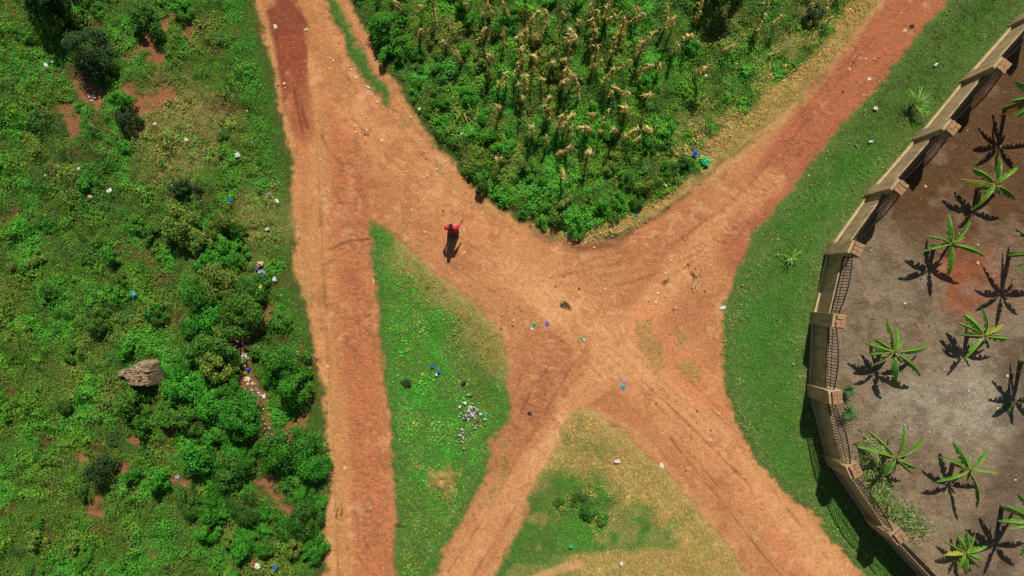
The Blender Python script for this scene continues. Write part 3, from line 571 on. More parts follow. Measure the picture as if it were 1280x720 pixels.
# hand placed bushes of the left side: px, py, size, tint, radius px, height factor, label
BU = [
 (352, 452, 'big', 'b', 32, 1.05, 'broad bright green bush between the rubbish gully and the left road'),
 (368, 482, 'mid', 'b', 26, 1.35, 'bright green bush with a deep black shadow just above the large roadside bush'),
 (388, 578, 'big', 'b', 28, 1.0, 'rounded bush touching the left road edge, right half of the largest roadside thicket'),
 (352, 562, 'big', 'b', 34, 1.0, 'large spreading green bush at the lower end of the rubbish gully'),
 (296, 522, 'big', 'b', 34, 1.1, 'large dense green bush left of the lower rubbish gully'),
 (262, 508, 'mid', 'b', 24, 1.2, 'bright green bush pressed against the left flank of the dense gully bush'),
 (246, 572, 'mid', 'b', 28, 1.3, 'wide bright bush with black shadow below it, lower left of the gully bushes'),
 (218, 522, 'mid', 'a', 24, 1.1, 'mid green bush just below the broken tan earth mound'),
 (288, 432, 'mid', 'a', 30, 1.1, 'dark leafy bush on the upper left bank of the rubbish gully'),
 (306, 388, 'big', 'a', 32, 1.0, 'big bush shading the head of the rubbish gully'),
 (266, 352, 'big', 'c', 28, 1.0, 'yellow-green bush with a black hollow beside it, left of the dumped sacks'),
 (222, 280, 'mid', 'c', 27, 1.1, 'speckled yellow-green bush above the black hollow on the left side'),
 (246, 300, 'mid', 'c', 22, 1.2, 'speckled yellowish bush at the right of the black hollow'),
 (312, 362, 'mid', 'a', 22, 1.1, 'leafy bush directly left of the dumped sacks'),
 (246, 442, 'mid', 'a', 26, 1.1, 'bushy green shrub right of the broken tan earth mound'),
 (262, 398, 'mid', 'b', 22, .9, 'green bush above the broken tan earth mound'),
 (308, 638, 'big', 'a', 26, .9, 'rounded bush among the weeds near the bottom, left of the roadside weeds'),
 (378, 648, 'big', 'a', 28, .9, 'rounded bush near the bottom of the left road edge'),
 (282, 592, 'mid', 'a', 25, 1.0, 'green bush right of the wide bright bush with a black shadow'),
 (120, 592, 'mid', 'd', 20, 1.5, 'dark bluish shrub standing above a bare red patch at lower left'),
 (192, 604, 'small', 'b', 17, 1.5, 'bright leafy shrub with a dark shadow, right of the dark bluish shrub'),
 (160, 596, 'small', 'b', 14, 1.2, 'small bright shrub between the dark bluish shrub and the bright leafy one'),
 (104, 60, 'big', 'd', 32, 1.2, 'dark shrub casting a black shadow onto bare red earth at upper left'),
 (126, 84, 'mid', 'a', 16, 1.2, 'small shrub on the right of the dark upper-left shrub'),
 (146, 124, 'small', 'b', 16, 1.6, 'bright round shrub beside the pale litter at upper left'),
 (158, 152, 'mid', 'd', 17, 1.2, 'dark twiggy shrub just below the bright round shrub at upper left'),
 (70, 22, 'mid', 'c', 24, 1.1, 'olive shrub near the top left corner, right of the black shadow'),
 (180, 22, 'mid', 'a', 24, 1.1, 'green shrub at the top edge left of the diagonal bare path'),
 (226, 10, 'small', 'b', 15, 1.1, 'bright shrub at the top edge, right of the diagonal bare path'),
 (160, 502, 'mid', 'a', 24, 1.2, 'green shrub at the lower left of the broken tan earth mound'),
 (174, 532, 'small', 'a', 18, 1.4, 'green shrub above a small bare red spot, below the tan mound'),
 (236, 628, 'mid', 'a', 22, .8, 'broad-leaved olive bush left of the rounded bottom bush'),
 (40, -38, 'big', 'd', 40, 1.9, 'tall dark bush at the top left corner with a black shadow'),
 (916, -42, 'big', 'd', 34, 2.0, 'tall dark bush at the top edge of the maize field with a black shadow'),
 (134, 318, 'small', 'b', 15, 1.2, 'small bright bush in the middle of the left weeds'),
 (192, 392, 'small', 'b', 16, 1.2, 'small bright bush above the teal scrap side of the tan mound'),
 (230, 235, 'small', 'd', 16, 1.3, 'small dark bush above the speckled yellow-green bush'),
 (120, 405, 'small', 'a', 18, 1.1, 'low bush left of the tan earth mound, in open weeds'),
 (482, 30, 'mid', 'b', 24, 1.1, 'bright bush at the top left corner of the maize field'),
 (500, 58, 'small', 'b', 17, 1.2, 'bright bush just below the corner bush of the maize field'),
 (482, 68, 'small', 'b', 15, 1.1, 'small bush on the path edge of the maize field'),
 (1018, 14, 'small', 'd', 16, 1.1, 'dull dry shrub at the top right of the maize field'),
]
for px, py, sz, ti, rp, hk, lb in BU: put_bush(px, py, sz, ti, rp, hk, lb)
# uncounted-looking but separate low shrubs in the weeds on the left
rb = random.Random(31); placed = [(b_[0], b_[1], b_[4]) for b_ in BU]
cnt = 0
while cnt < 40:       # the belt of merged bushes beside the rubbish gully
    px, py = rb.uniform(205, 398), rb.uniform(265, 690); rp = rb.uniform(15, 25)
    if px < 205 + abs(py - 470) * .25 or px > 300 + (py - 300) * .3 or 135 < px < 215 and 435 < py < 510: continue
    mm_ = masks(np.array([px]), np.array([py]))
    if mm_['L'][0] < rp * .7 or mm_['bare'][0] > -rp * .75 or any(math.hypot(px - a_, py - b_) < (rp + c_) * .5 for a_, b_, c_ in placed): 
        cnt += .02; continue
    placed.append((px, py, rp)); cnt += 1
    put_bush(px, py, 'mid', rb.choice('abbbc'), rp * rb.choice((.8, 1, 1.15)), rb.uniform(.6, 1.3), 'mid-sized leafy bush filling the bush belt beside the rubbish gully', 'bushes of the belt by the left road')
def free(px, py, r_):
    return all(math.hypot(px - a, py - b2) > (r_ + c) * .72 for a, b2, c in placed)
def okmask(px, py, key, lo):
    m = masks(np.array([px]), np.array([py])); return m[key][0] > lo and m['bare'][0] < -6
cnt = 0
while cnt < 75:
    px, py = rb.uniform(-60, 395), rb.uniform(-40, 760)
    if px > 150 and py < 250 and rb.random() < .7: continue
    rp = rb.uniform(8, 17)
    if not okmask(px, py, 'L', 26) or not free(px, py, rp): continue
    if 140 < px < 215 and 435 < py < 500: continue
    placed.append((px, py, rp)); cnt += 1
    put_bush(px, py, 'small' if rp > 12 else 'tiny', rb.choice('aaabbbc'), rp, rb.uniform(.6, 1.05), 'low leafy shrub among the dense weeds left of the roads', 'low shrubs in the left weeds', name='shrub', cat='shrub')
cnt = 0
while cnt < 110:       # leafy crop plants along the lower fringe of the field
    px, py = rb.uniform(450, 940), rb.uniform(-30, 285); rp = rb.uniform(8, 15)
    m = masks(np.array([px]), np.array([py]))
    if m['F'][0] < 9 or m['F'][0] > 75 and rb.random() < .75 or not free(px, py, rp * .8): continue
    if px > 880 or dryz(np.array([px]), np.array([py]), m)[0] > .3: continue
    placed.append((px, py, rp * .8)); cnt += 1
    put_bush(px, py, 'small' if rp > 11 else 'tiny', rb.choice('aabbbc'), rp, rb.uniform(.8, 1.25), 'leafy green crop plant along the edge of the maize field', 'leafy crop plants of the field', name='crop_plant', cat='crop plant')
for px, py, rp in ((735, 640, 14), (722, 622, 12), (752, 652, 10), (700, 628, 9)):
    put_bush(px, py, 'small', 'a', rp, .6, 'low green weed clump in the middle of the lower grass triangle', 'weed clumps in the lower triangle', name='shrub', cat='shrub')
put_bush(508, 478, 'tiny', 'd', 8, .8, 'small dark weed clump in the bright left triangle', name='shrub', cat='shrub')

# dry maize
def make_maize(seed):
    r = random.Random(seed); root = empty('dry_maize_plant'); hgt = r.uniform(1.5, 1.9); lx, ly = r.uniform(-.25, .25), r.uniform(-.2, .2)
    pt = lambda t: Vector((lx * t * t, ly * t * t, hgt * t - .05))
    a = Acc(); a.tube([pt(t / 6) for t in range(7)], [.02, .02, .018, .016, .013, .010, .006], 6)
    for q in range(5):   # tassel
        an = r.random() * 6.28; p = pt(.98); a.tube([p, p + Vector((math.cos(an) * .08, math.sin(an) * .08, .14)), p + Vector((math.cos(an) * .2, math.sin(an) * .2, .12))], [.006, .005, .003], 4)
    a.build('stalk', M['stalk'], root); lf = Acc(); nl = 36
    for q in range(nl):
        t = .14 + .86 * (q / nl) ** .75; p = pt(t); an = q * 2.4 + r.uniform(-.5, .5); Ln = r.uniform(.22, .5) * (1.0 if r.random() < .5 else .7); up = r.uniform(-.1, .8); w = r.uniform(.04, .085)
        d = Vector((math.cos(an), math.sin(an), 0)); sd = Vector((-d.y, d.x, 0)); V = []
        for i in range(7):
            u = i / 6; c = p + d * Ln * u * (1 - .3 * u) + sd * Ln * .3 * math.sin(u * 3 + q) * u + Vector((0, 0, Ln * (up * u - (up + 1.2) * u * u))); ww = w * (1 - u ** 2.2) + .003; tw = sd * math.cos(u * 2) + Vector((0, 0, 1)) * math.sin(u * 2) * .7
            V += [c - tw * ww / 2, c + tw * ww / 2]
        s = r.uniform(.7, 1.1); base = r.choice([lin(226, 206, 120), lin(210, 188, 98), lin(164, 132, 70), lin(238, 224, 150), lin(160, 176, 74), lin(136, 104, 56), lin(196, 168, 90)])
        lf.add(V, [(2 * i, 2 * i + 1, 2 * i + 3, 2 * i + 2) for i in range(6)], tuple(c * s for c in base))
    lf.build('dry_leaves', M['drygrass'], root); return root
MZ = [(584, 8), (520, 35), (500, 3), (525, 3), (569, 33), (555, 49), (576, 69), (597, 39), (611, 8), (664, 11), (686, 22), (725, 21), (629, 49), (644, 35), (708, 50), (690, 69), (644, 83), (742, 51), (704, 86), (704, 97), (668, 55), (725, 42), (707, 12), (655, 65),
      (806, 8), (809, 54), (863, 36), (777, 79), (767, 60), (829, 82), (881, 78), (799, 78), (878, 14), (649, 101), (657, 115), (689, 112), (703, 98), (699, 154), (685, 176), (632, 98), (728, 116), (765, 116), (746, 139), (735, 157), (800, 173), (785, 165), (814, 108), (706, 151),
      (708, 184), (739, 180), (810, 151), (776, 105), (629, 193), (707, 206), (698, 187), (956, 38), (960, 24), (911, 54), (977, 21), (1040, 19), (760, 10), (782, 30), (838, 24), (744, 80), (722, 132), (758, 150), (676, 40), (636, 12), (540, 15), (676, 90), (712, 68), (790, 128), (848, 60), (692, 140), (718, 165), (756, 95), (724, 88)]
rm = random.Random(9)
for k in range(26): MZ.append((rm.uniform(470, 960), rm.uniform(-110, -8)))
for k in range(24): MZ.append((rm.uniform(600, 850), rm.uniform(0, 165)))
mprot = [make_maize(50 + k) for k in range(6)]; mused = set()
for k, (px, py) in enumerate(MZ):
    q = k % 6; o = mprot[q] if q not in mused else copytree(mprot[q]); mused.add(q)
    s = rm.uniform(.7, 1.2); wx, wy = W(px, py, 1.5 * s); o.location = (wx, wy, gzw(wx, wy)); o.rotation_euler = (rm.uniform(-.25, .25), rm.uniform(-.25, .25), rm.random() * 6.28); o.scale = (s, s * rm.uniform(.8, 1.2), s)
    tagit(o, 'dead straw-coloured maize plant standing in the green field', 'maize plant', 'dry maize plants in the field')

# bananas
def banana(px, py, hc, lv, label, seed):
    r = random.Random(seed); wx, wy = W(px, py, hc); z0 = gzw(wx, wy); root = empty('banana_plant', (wx, wy, z0))
    a = Acc(); lx = r.uniform(-.04, .04)
    a.tube([(0, 0, -.08), (0, 0, .05), (lx * .4, 0, hc * .4), (lx, lx, hc * .8), (0, 0, hc)], [.13, .12, .10, .08, .05], 10); a.build('pseudostem', M['bstem'], root, True)
    lv = list(lv) + [(r.uniform(0, 360), r.uniform(12, 20)) for _ in range(4)]
    for i, (ang, lp) in enumerate(lv):
        an = math.radians(ang + r.uniform(-3, 3)); Lh = lp / PX * .97; up = r.uniform(.28, .55); Wd = r.uniform(.21, .28) * min(1, .5 + Lh * .4)
        d = Vector((math.cos(an), math.sin(an), 0)); sd = Vector((-d.y, d.x, 0)); n = 30; Vv = []; cls = []
        b1 = r.choice([lin(84, 150, 34), lin(70, 136, 32), lin(106, 166, 44)]) if r.random() > .06 else lin(168, 168, 50)
        dr = r.uniform(.9, 1.5); rib = Acc(); ribp = []
        notch = [r.random() < .3 for _ in range(n + 1)]; fold = r.uniform(.85, 1.3); side = r.uniform(-.3, .3)
        for k in range(n + 1):
            t = k / n; c = d * Lh * t + Vector((0, 0, hc - .03 + Lh * (up * 1.5 * t - dr * up * 1.5 * t * t))) + sd * Lh * side * t * t * .35; ribp.append(c)
            w = 0.015 if t < .14 else Wd * (math.sin(math.pi * min(1, (t - .12) / .9) ** .75) ** .55 + .02)
            wl, wr = w * (.5 if notch[k] else 1) * r.uniform(.93, 1.05), w * (.5 if notch[n - k] else 1) * r.uniform(.93, 1.05)
            fl, fr = fold + side, fold - side; jz = r.uniform(-.015, .015)
            lft = c + sd * wl * math.cos(fl) - Vector((0, 0, wl * math.sin(fl) + jz)); rgt = c - sd * wr * math.cos(fr) - Vector((0, 0, wr * math.sin(fr) - jz))
            Vv += [lft, c + (lft - c) * .5 + Vector((0, 0, .012)), c + Vector((0, 0, .004)), c + (rgt - c) * .5 + Vector((0, 0, .012)), rgt]
        A2 = Acc(); A2.add(Vv, [(5 * k + j, 5 * k + j + 1, 5 * k + j + 6, 5 * k + j + 5) for k in range(n) for j in range(4)], b1)
        lf = A2.build('leaf', M['banana'], root, True)
        rib.tube([p + Vector((0, 0, .006)) for p in ribp], [.018 * (1 - .8 * k / n) + .002 for k in range(n + 1)], 5, lin(176, 186, 90)); rib.build('midrib', M['banana'], lf, True)
    for i in range(r.randint(1, 3)):    # dead leaves hanging against the stem
        an = r.random() * 6.28; d = Vector((math.cos(an), math.sin(an), 0)); sd = Vector((-d.y, d.x, 0)); l = hc * r.uniform(.5, .8); Vv = []
        for k in range(9):
            t = k / 8; c = d * (.08 + l * (.5 * t - .15 * t * t)) + Vector((0, 0, hc * .85 + .12 * math.sin(t * 3) - l * .9 * t * t)); w = (.02 + .09 * math.sin(t * 3)) * r.uniform(.6, 1.2); Vv += [c - sd * w + Vector((0, 0, r.uniform(-.03, .03))), c, c + sd * w + Vector((0, 0, r.uniform(-.03, .03)))]
        A4 = Acc(); A4.add(Vv, [(3 * k + j, 3 * k + j + 1, 3 * k + j + 4, 3 * k + j + 3) for k in range(8) for j in range(2)], lin(150, 112, 62)); o4 = A4.build('leaf', M['banana'], root); o4['label'] = 'dead brown leaf hanging by the stem'
    A3 = Acc()   # furled young leaf
    A3.tube([(0, 0, hc - .1), (.02, .02, hc + .15), (.05, .06, hc + .42)], [.04, .035, .01], 8, lin(110, 170, 44)); A3.build('young_leaf', M['banana'], root, True)
    tagit(root, label, 'banana plant', 'banana plants in the yard'); return root
banana(1118, 440, 1.25, [(8, 52), (-34, 52), (-87, 45), (-142, 33), (165, 38), (102, 42), (72, 32), (140, 26), (186, 30), (45, 22)], 'banana plant nearest the middle of the wall, fullest crown with a yellowing leaf', 1)
banana(1190, 305, 1.35, [(47, 42), (97, 38), (191, 41), (160, 34), (-17, 42), (-92, 39)], 'banana plant just above the red-orange soil patch, six narrow leaves', 2)
banana(1244, 231, 1.2, [(80, 36), (37, 36), (-32, 36), (-130, 38), (175, 42), (140, 34)], 'topmost whole banana plant, in the dark brown soil', 3)
banana(1231, 420, 1.15, [(-8, 34), (30, 30), (85, 35), (128, 36), (180, 30), (-135, 37), (150, 36), (5, 26)], 'banana plant just below the red-orange soil patch', 4)
banana(1120, 573, 1.2, [(68, 42), (27, 45), (-27, 32), (-46, 30), (-121, 30), (135, 45), (160, 50)], 'bright banana plant rising beside the heap of cut stems', 5)
banana(1211, 587, 1.15, [(112, 35), (150, 38), (-151, 40), (-71, 50), (-6, 37), (40, 36), (85, 18)], 'banana plant in the lower yard with one long leaf hanging towards the bottom', 6)
banana(1208, 692, .6, [(60, 26), (85, 28), (112, 24), (150, 30), (180, 28), (-18, 26), (-50, 26), (-88, 28), (20, 28), (-120, 22)], 'small banana plant at the bottom edge with many short leaves', 7)
banana(1296, 652, 2.1, [(150, 44), (185, 40), (120, 40), (200, 34), (60, 40), (0, 40), (-60, 40), (-110, 45)], 'banana plant cut by the right edge near the bottom corner, casting a broad black shadow', 8)
banana(1304, 316, 2.1, [(135, 40), (180, 36), (215, 40), (90, 40), (0, 40), (-60, 40), (-100, 44)], 'banana plant on the right edge beside the red-orange soil', 9)
banana(1300, 120, 2.1, [(150, 34), (190, 34), (225, 40), (100, 40), (0, 40), (-60, 40), (-100, 44)], 'banana plant off the top right edge throwing leaf shadows', 10)
banana(1318, 458, 2.0, [(150, 34), (190, 34), (225, 40), (100, 40), (0, 40), (-60, 40), (-100, 44)], 'banana plant off the right edge throwing a leaf shadow on the pale soil', 11)

# spiky and palm-like plants
def rosette(name, px, py, n, Ln, w, up, cols, label, cat, seed, hc=.1, a0=0, a1=360, mat='spiky', stemh=0):
    r = random.Random(seed); wx, wy = W(px, py, hc); root = empty(name, (wx, wy, gzw(wx, wy))); A2 = Acc()
    for q in range(n):
        an = math.radians(a0 + (a1 - a0) * (q + r.uniform(-.4, .4)) / n); d = Vector((math.cos(an), math.sin(an), 0)); sd = Vector((-d.y, d.x, 0)); l = Ln * r.uniform(.7, 1.15); u0 = up * r.uniform(.4, 1.5); V = []
        for i in range(6):
            u = i / 5; c = Vector((0, 0, hc)) + d * l * u + Vector((0, 0, l * (u0 * u - (u0 * .9) * u * u))); ww = w * (1 - u ** 2) + .004; V += [c - sd * ww / 2, c + Vector((0, 0, -.2 * ww)), c + sd * ww / 2]
        A2.add(V, [(3 * i + j, 3 * i + j + 1, 3 * i + j + 4, 3 * i + j + 3) for i in range(5) for j in range(2)], tuple(c * r.uniform(.75, 1.2) for c in r.choice(cols)))
    A2.build('leaves', M[mat], root)
    b = Acc(); b.tube([(0, 0, -.05), (0, 0, hc)], [.05, .035], 8); b.build('stem', M['stem'], root); tagit(root, label, cat); return root
gr = [lin(70, 110, 44), lin(96, 132, 50), lin(50, 86, 38)]
rosette('spiky_plant', 1061, 488, 34, .42, .035, 1.0, gr, 'spiky dark green plant against the wall, upper of two', 'spiky plant', 1, .35)
rosette('spiky_plant', 1060, 516, 40, .6, .04, 1.0, gr, 'spiky dark green plant against the wall, lower and larger of two', 'spiky plant', 2, .4)
gp = [lin(110, 164, 50), lin(90, 140, 40), lin(140, 176, 66)]
rosette('young_palm', 1143, 132, 18, .85, .07, .8, gp, 'young palm with bright fan leaves in the upper right verge', 'palm', 3, .45, -60, 150)
rosette('young_palm', 988, 322, 9, .6, .06, .7, gp, 'small yellowish young palm in the right verge near the wall corner', 'palm', 4, .25)
rosette('grass_tussock', 552, 600, 110, .5, .018, .8, [lin(196, 168, 96), lin(178, 150, 84)], 'straw coloured grass tussock in the left triangle', 'tussock', 5, .12, mat='drygrass')
rosette('grass_tussock', 508, 477, 50, .25, .012, 1.3, [lin(60, 84, 40), lin(90, 84, 50)], 'small dark tussock in the bright green part of the left triangle', 'tussock', 6, .1)
rosette('grass_tussock', 1262, 508, 60, .3, .02, .9, [lin(90, 130, 50), lin(110, 140, 60)], 'small green weed patch on the pale yard soil', 'tussock', 7, .05)
# heap of cut stems by the wall
r = np.random.default_rng(44); n = 1500; t = r.random(n)
path = np.array([(1086, 552), (1092, 590), (1104, 622), (1126, 645), (1150, 662)], float); s = t * 4; i = np.minimum(s.astype(int), 3); f = (s - i)[:, None]
p = path[i] * (1 - f) + path[i + 1] * f; p += r.normal(0, 1, (n, 2)) * np.array([9, 7]); ctr = np.array([1112, 605])
x0c, y0c = W(*ctr); cx = (p[:, 0] - 640) / PX * .995 - x0c; cy_ = (360 - p[:, 1]) / PX * .995 - y0c
dd = np.hypot(r.normal(0, 1, n), 0); zz = .05 + .30 * r.random(n); an = r.random(n) * 6.283
D = np.stack([np.cos(an), np.sin(an), r.uniform(-.4, .6, n)], 1); Nn = unit(np.stack([r.normal(0, .5, n), r.normal(0, .5, n), np.ones(n)], 1)); L = r.uniform(.12, .38, n)
cs = np.array([(lin(96, 142, 50), lin(130, 160, 80), lin(70, 110, 40), lin(166, 172, 110))[k] for k in r.integers(0, 4, n)])
V, F, cc = leaf_arrays(np.stack([cx, cy_, zz], 1), D, Nn, L, r.uniform(.02, .055, n), cs)
o = npmesh('stem_heap', V, F, M['spiky'], cc); o.location = (x0c, y0c, gzw(x0c, y0c)); tagit(o, 'long heap of cut green stems and leaves inside the curved wall', 'cut stems')

# ================================================================== WALL
wl = empty('boundary_wall', (*W(*WALL[6]), 0)); tagit(wl, 'curved tan boundary wall with thick piers and arched dark iron railings', 'wall')
wo = wl.location
WP = [Vector((*W(*p), 0)) for p in WALL]; inside = Vector((*W(1240, 400), 0))
HW, HP = 1.45, 2.35
rw = random.Random(3)
def wloc(v): return v - wo
for k in range(1, len(WALL) - 2):
    a, b = WP[k], WP[k + 1]; d = (b - a).normalized(); n = Vector((-d.y, d.x, 0))
    if n.dot(inside - a) < 0: n = -n            # n points into the yard
    L = (b - a).length; z0 = -.3; up = Vector((0, 0, 1))
    A1 = Acc(); A1.box(wloc(a + d * .2 + up * z0), d * (L - .4), n * .13, up * (HW - z0)); p = A1.build('wall_panel', M['plaster'], wl)
    A1 = Acc(); A1.box(wloc(a + d * .2 - n * .10 + up * z0), d * (L - .4), n * .097, up * (.22 - z0)); A1.build('plinth', M['plinth'], wl)
    A1 = Acc(); x0, x1 = .30, L - .30; c = n * .065; m_ = 26; arch = lambda u: HP - .16 + .30 * math.sin(math.pi * u)
    ps = lambda u, z: wloc(a + d * (x0 + (x1 - x0) * u) + c + up * z)
    A1.tube([ps(q / m_, arch(q / m_)) for q in range(m_ + 1)], .03, 6); A1.tube([ps(0, HW + .09), ps(1, HW + .09)], .018, 6); A1.tube([ps(0, HW + .42), ps(1, HW + .42)], .015, 6)
    nb = int((x1 - x0) / .13)
    for q in range(1, nb): A1.tube([ps(q / nb, HW - .02), ps(q / nb, arch(q / nb))], .0155, 5)
    A1.build('railing', M['iron'], wl)
for k in range(1, len(WALL) - 1):
    a = WP[k]; d = ((WP[k + 1] - a).normalized() + (a - WP[k - 1]).normalized()).normalized(); n = Vector((-d.y, d.x, 0))
    if n.dot(inside - a) < 0: n = -n
    up = Vector((0, 0, 1)); A1 = Acc(); hw = .30
    A1.box(wloc(a - d * hw - n * .16 - up * .3), d * 2 * hw, n * .56, up * (HP + .2 + rw.uniform(-.03, .03))); p = A1.build('pier', M['plaster'], wl)
    p.rotation_euler = (0, 0, 0); bv = p.modifiers.new('edge', 'BEVEL'); bv.width = .02; bv.segments = 2
    A1 = Acc()   # rough brick course left unplastered on top
    for i in range(3):
        for j in range(2):
            A1.box(wloc(a - d * (hw - .03) - n * .04 + d * (.185 * i + .01) + n * (.215 * j) + up * (HP - .12)), d * .165, n * .20, up * (.12 + rw.uniform(0, .06)), .012)
    A1.build('brick_top', M['brick'], p)

# ================================================================== MOUND
r = np.random.default_rng(8); root = Acc(); nx_, ny_ = 56, 40; V = []; px0, px1, py0, py1 = 150, 206, 444, 484
mx_, my_ = W(180, 464)
for j in range(ny_ + 1):
    for i in range(nx_ + 1):
        u, v = i / nx_, j / ny_; x = px0 + (px1 - px0) * u; y = py0 + (py1 - py0) * v
        topedge = 462 - 14 * min(1, max(0, (u - .25) / .4)) ; bot = 471 + 9 * max(0, min(1, (u - .3) / .2)); topedge -= 3 * (u < .35)
        topedge += mn.noise(Vector((x * .25, 1, 1))) * 5; bot += mn.noise(Vector((x * .3, 5, 1))) * 3; ins = min(1, max(0, (y - topedge) / 4)) * min(1, max(0, (bot - y) / 2.2)) * min(1, max(0, (204 - x) / 2.5)) * min(1, u * 8)
        hgt = (.62 + .45 * min(1, max(0, (u - .2) / .4))) * ins * (.8 + .2 * min(1, max(0, (y - topedge) / 24)))
        nz = mn.noise(Vector((x * .13, y * .13, 3))) * .28 + mn.noise(Vector((x * .45, y * .45, 7))) * .32
        V.append((((x - 640) / PX) - mx_ + .0, (360 - y) / PX - my_, -.1 + 1.15 * hgt * (1 + nz * .6)))
root.add(V, [(j * (nx_ + 1) + i, (j + 1) * (nx_ + 1) + i, (j + 1) * (nx_ + 1) + i + 1, j * (nx_ + 1) + i + 1) for j in range(ny_) for i in range(nx_)])
o = root.build('earth_mound', M['mound']); o.location = (mx_, my_, gzw(mx_, my_)); tagit(o, 'broken tan earth mound with a steep shaded face, sunk in the left weeds', 'earth mound')
for v in o.data.polygons: pass

# ================================================================== LITTER AND STONES
def crumple(name, px, py, w, l, rz, mat, label, cat, hgt=.06, group=None, lift=.0, seed=1, link=None):
    if link is None:
        r = random.Random(seed); A2 = Acc(); n = 6; V = []
        for j in range(n + 1):
            for i in range(n + 1):
                u, v = i / n - .5, j / n - .5; q = 1 - .35 * (abs(u) + abs(v)) + r.uniform(-.2, .12)
                V.append((u * q + r.uniform(-.11, .11), v * q + r.uniform(-.11, .11), hgt * .55 * (r.random() * 1.2 + .1) * (1.15 - 1.9 * max(abs(u), abs(v)))))
        A2.add(V, [(j * (n + 1) + i, j * (n + 1) + i + 1, (j + 1) * (n + 1) + i + 1, (j + 1) * (n + 1) + i) for j in range(n) for i in range(n)])
        o = A2.build(name, M[mat]); s = o.modifiers.new('thick', 'SOLIDIFY'); s.thickness = .008
    else: o = link.copy(); COL.objects.link(o)
    wx, wy = W(px, py); o.location = (wx, wy, gzw(wx, wy) + .01 + lift); o.rotation_euler = (0, 0, rz); o.scale = (w, l, 1)
    return tagit(o, label, cat, group)
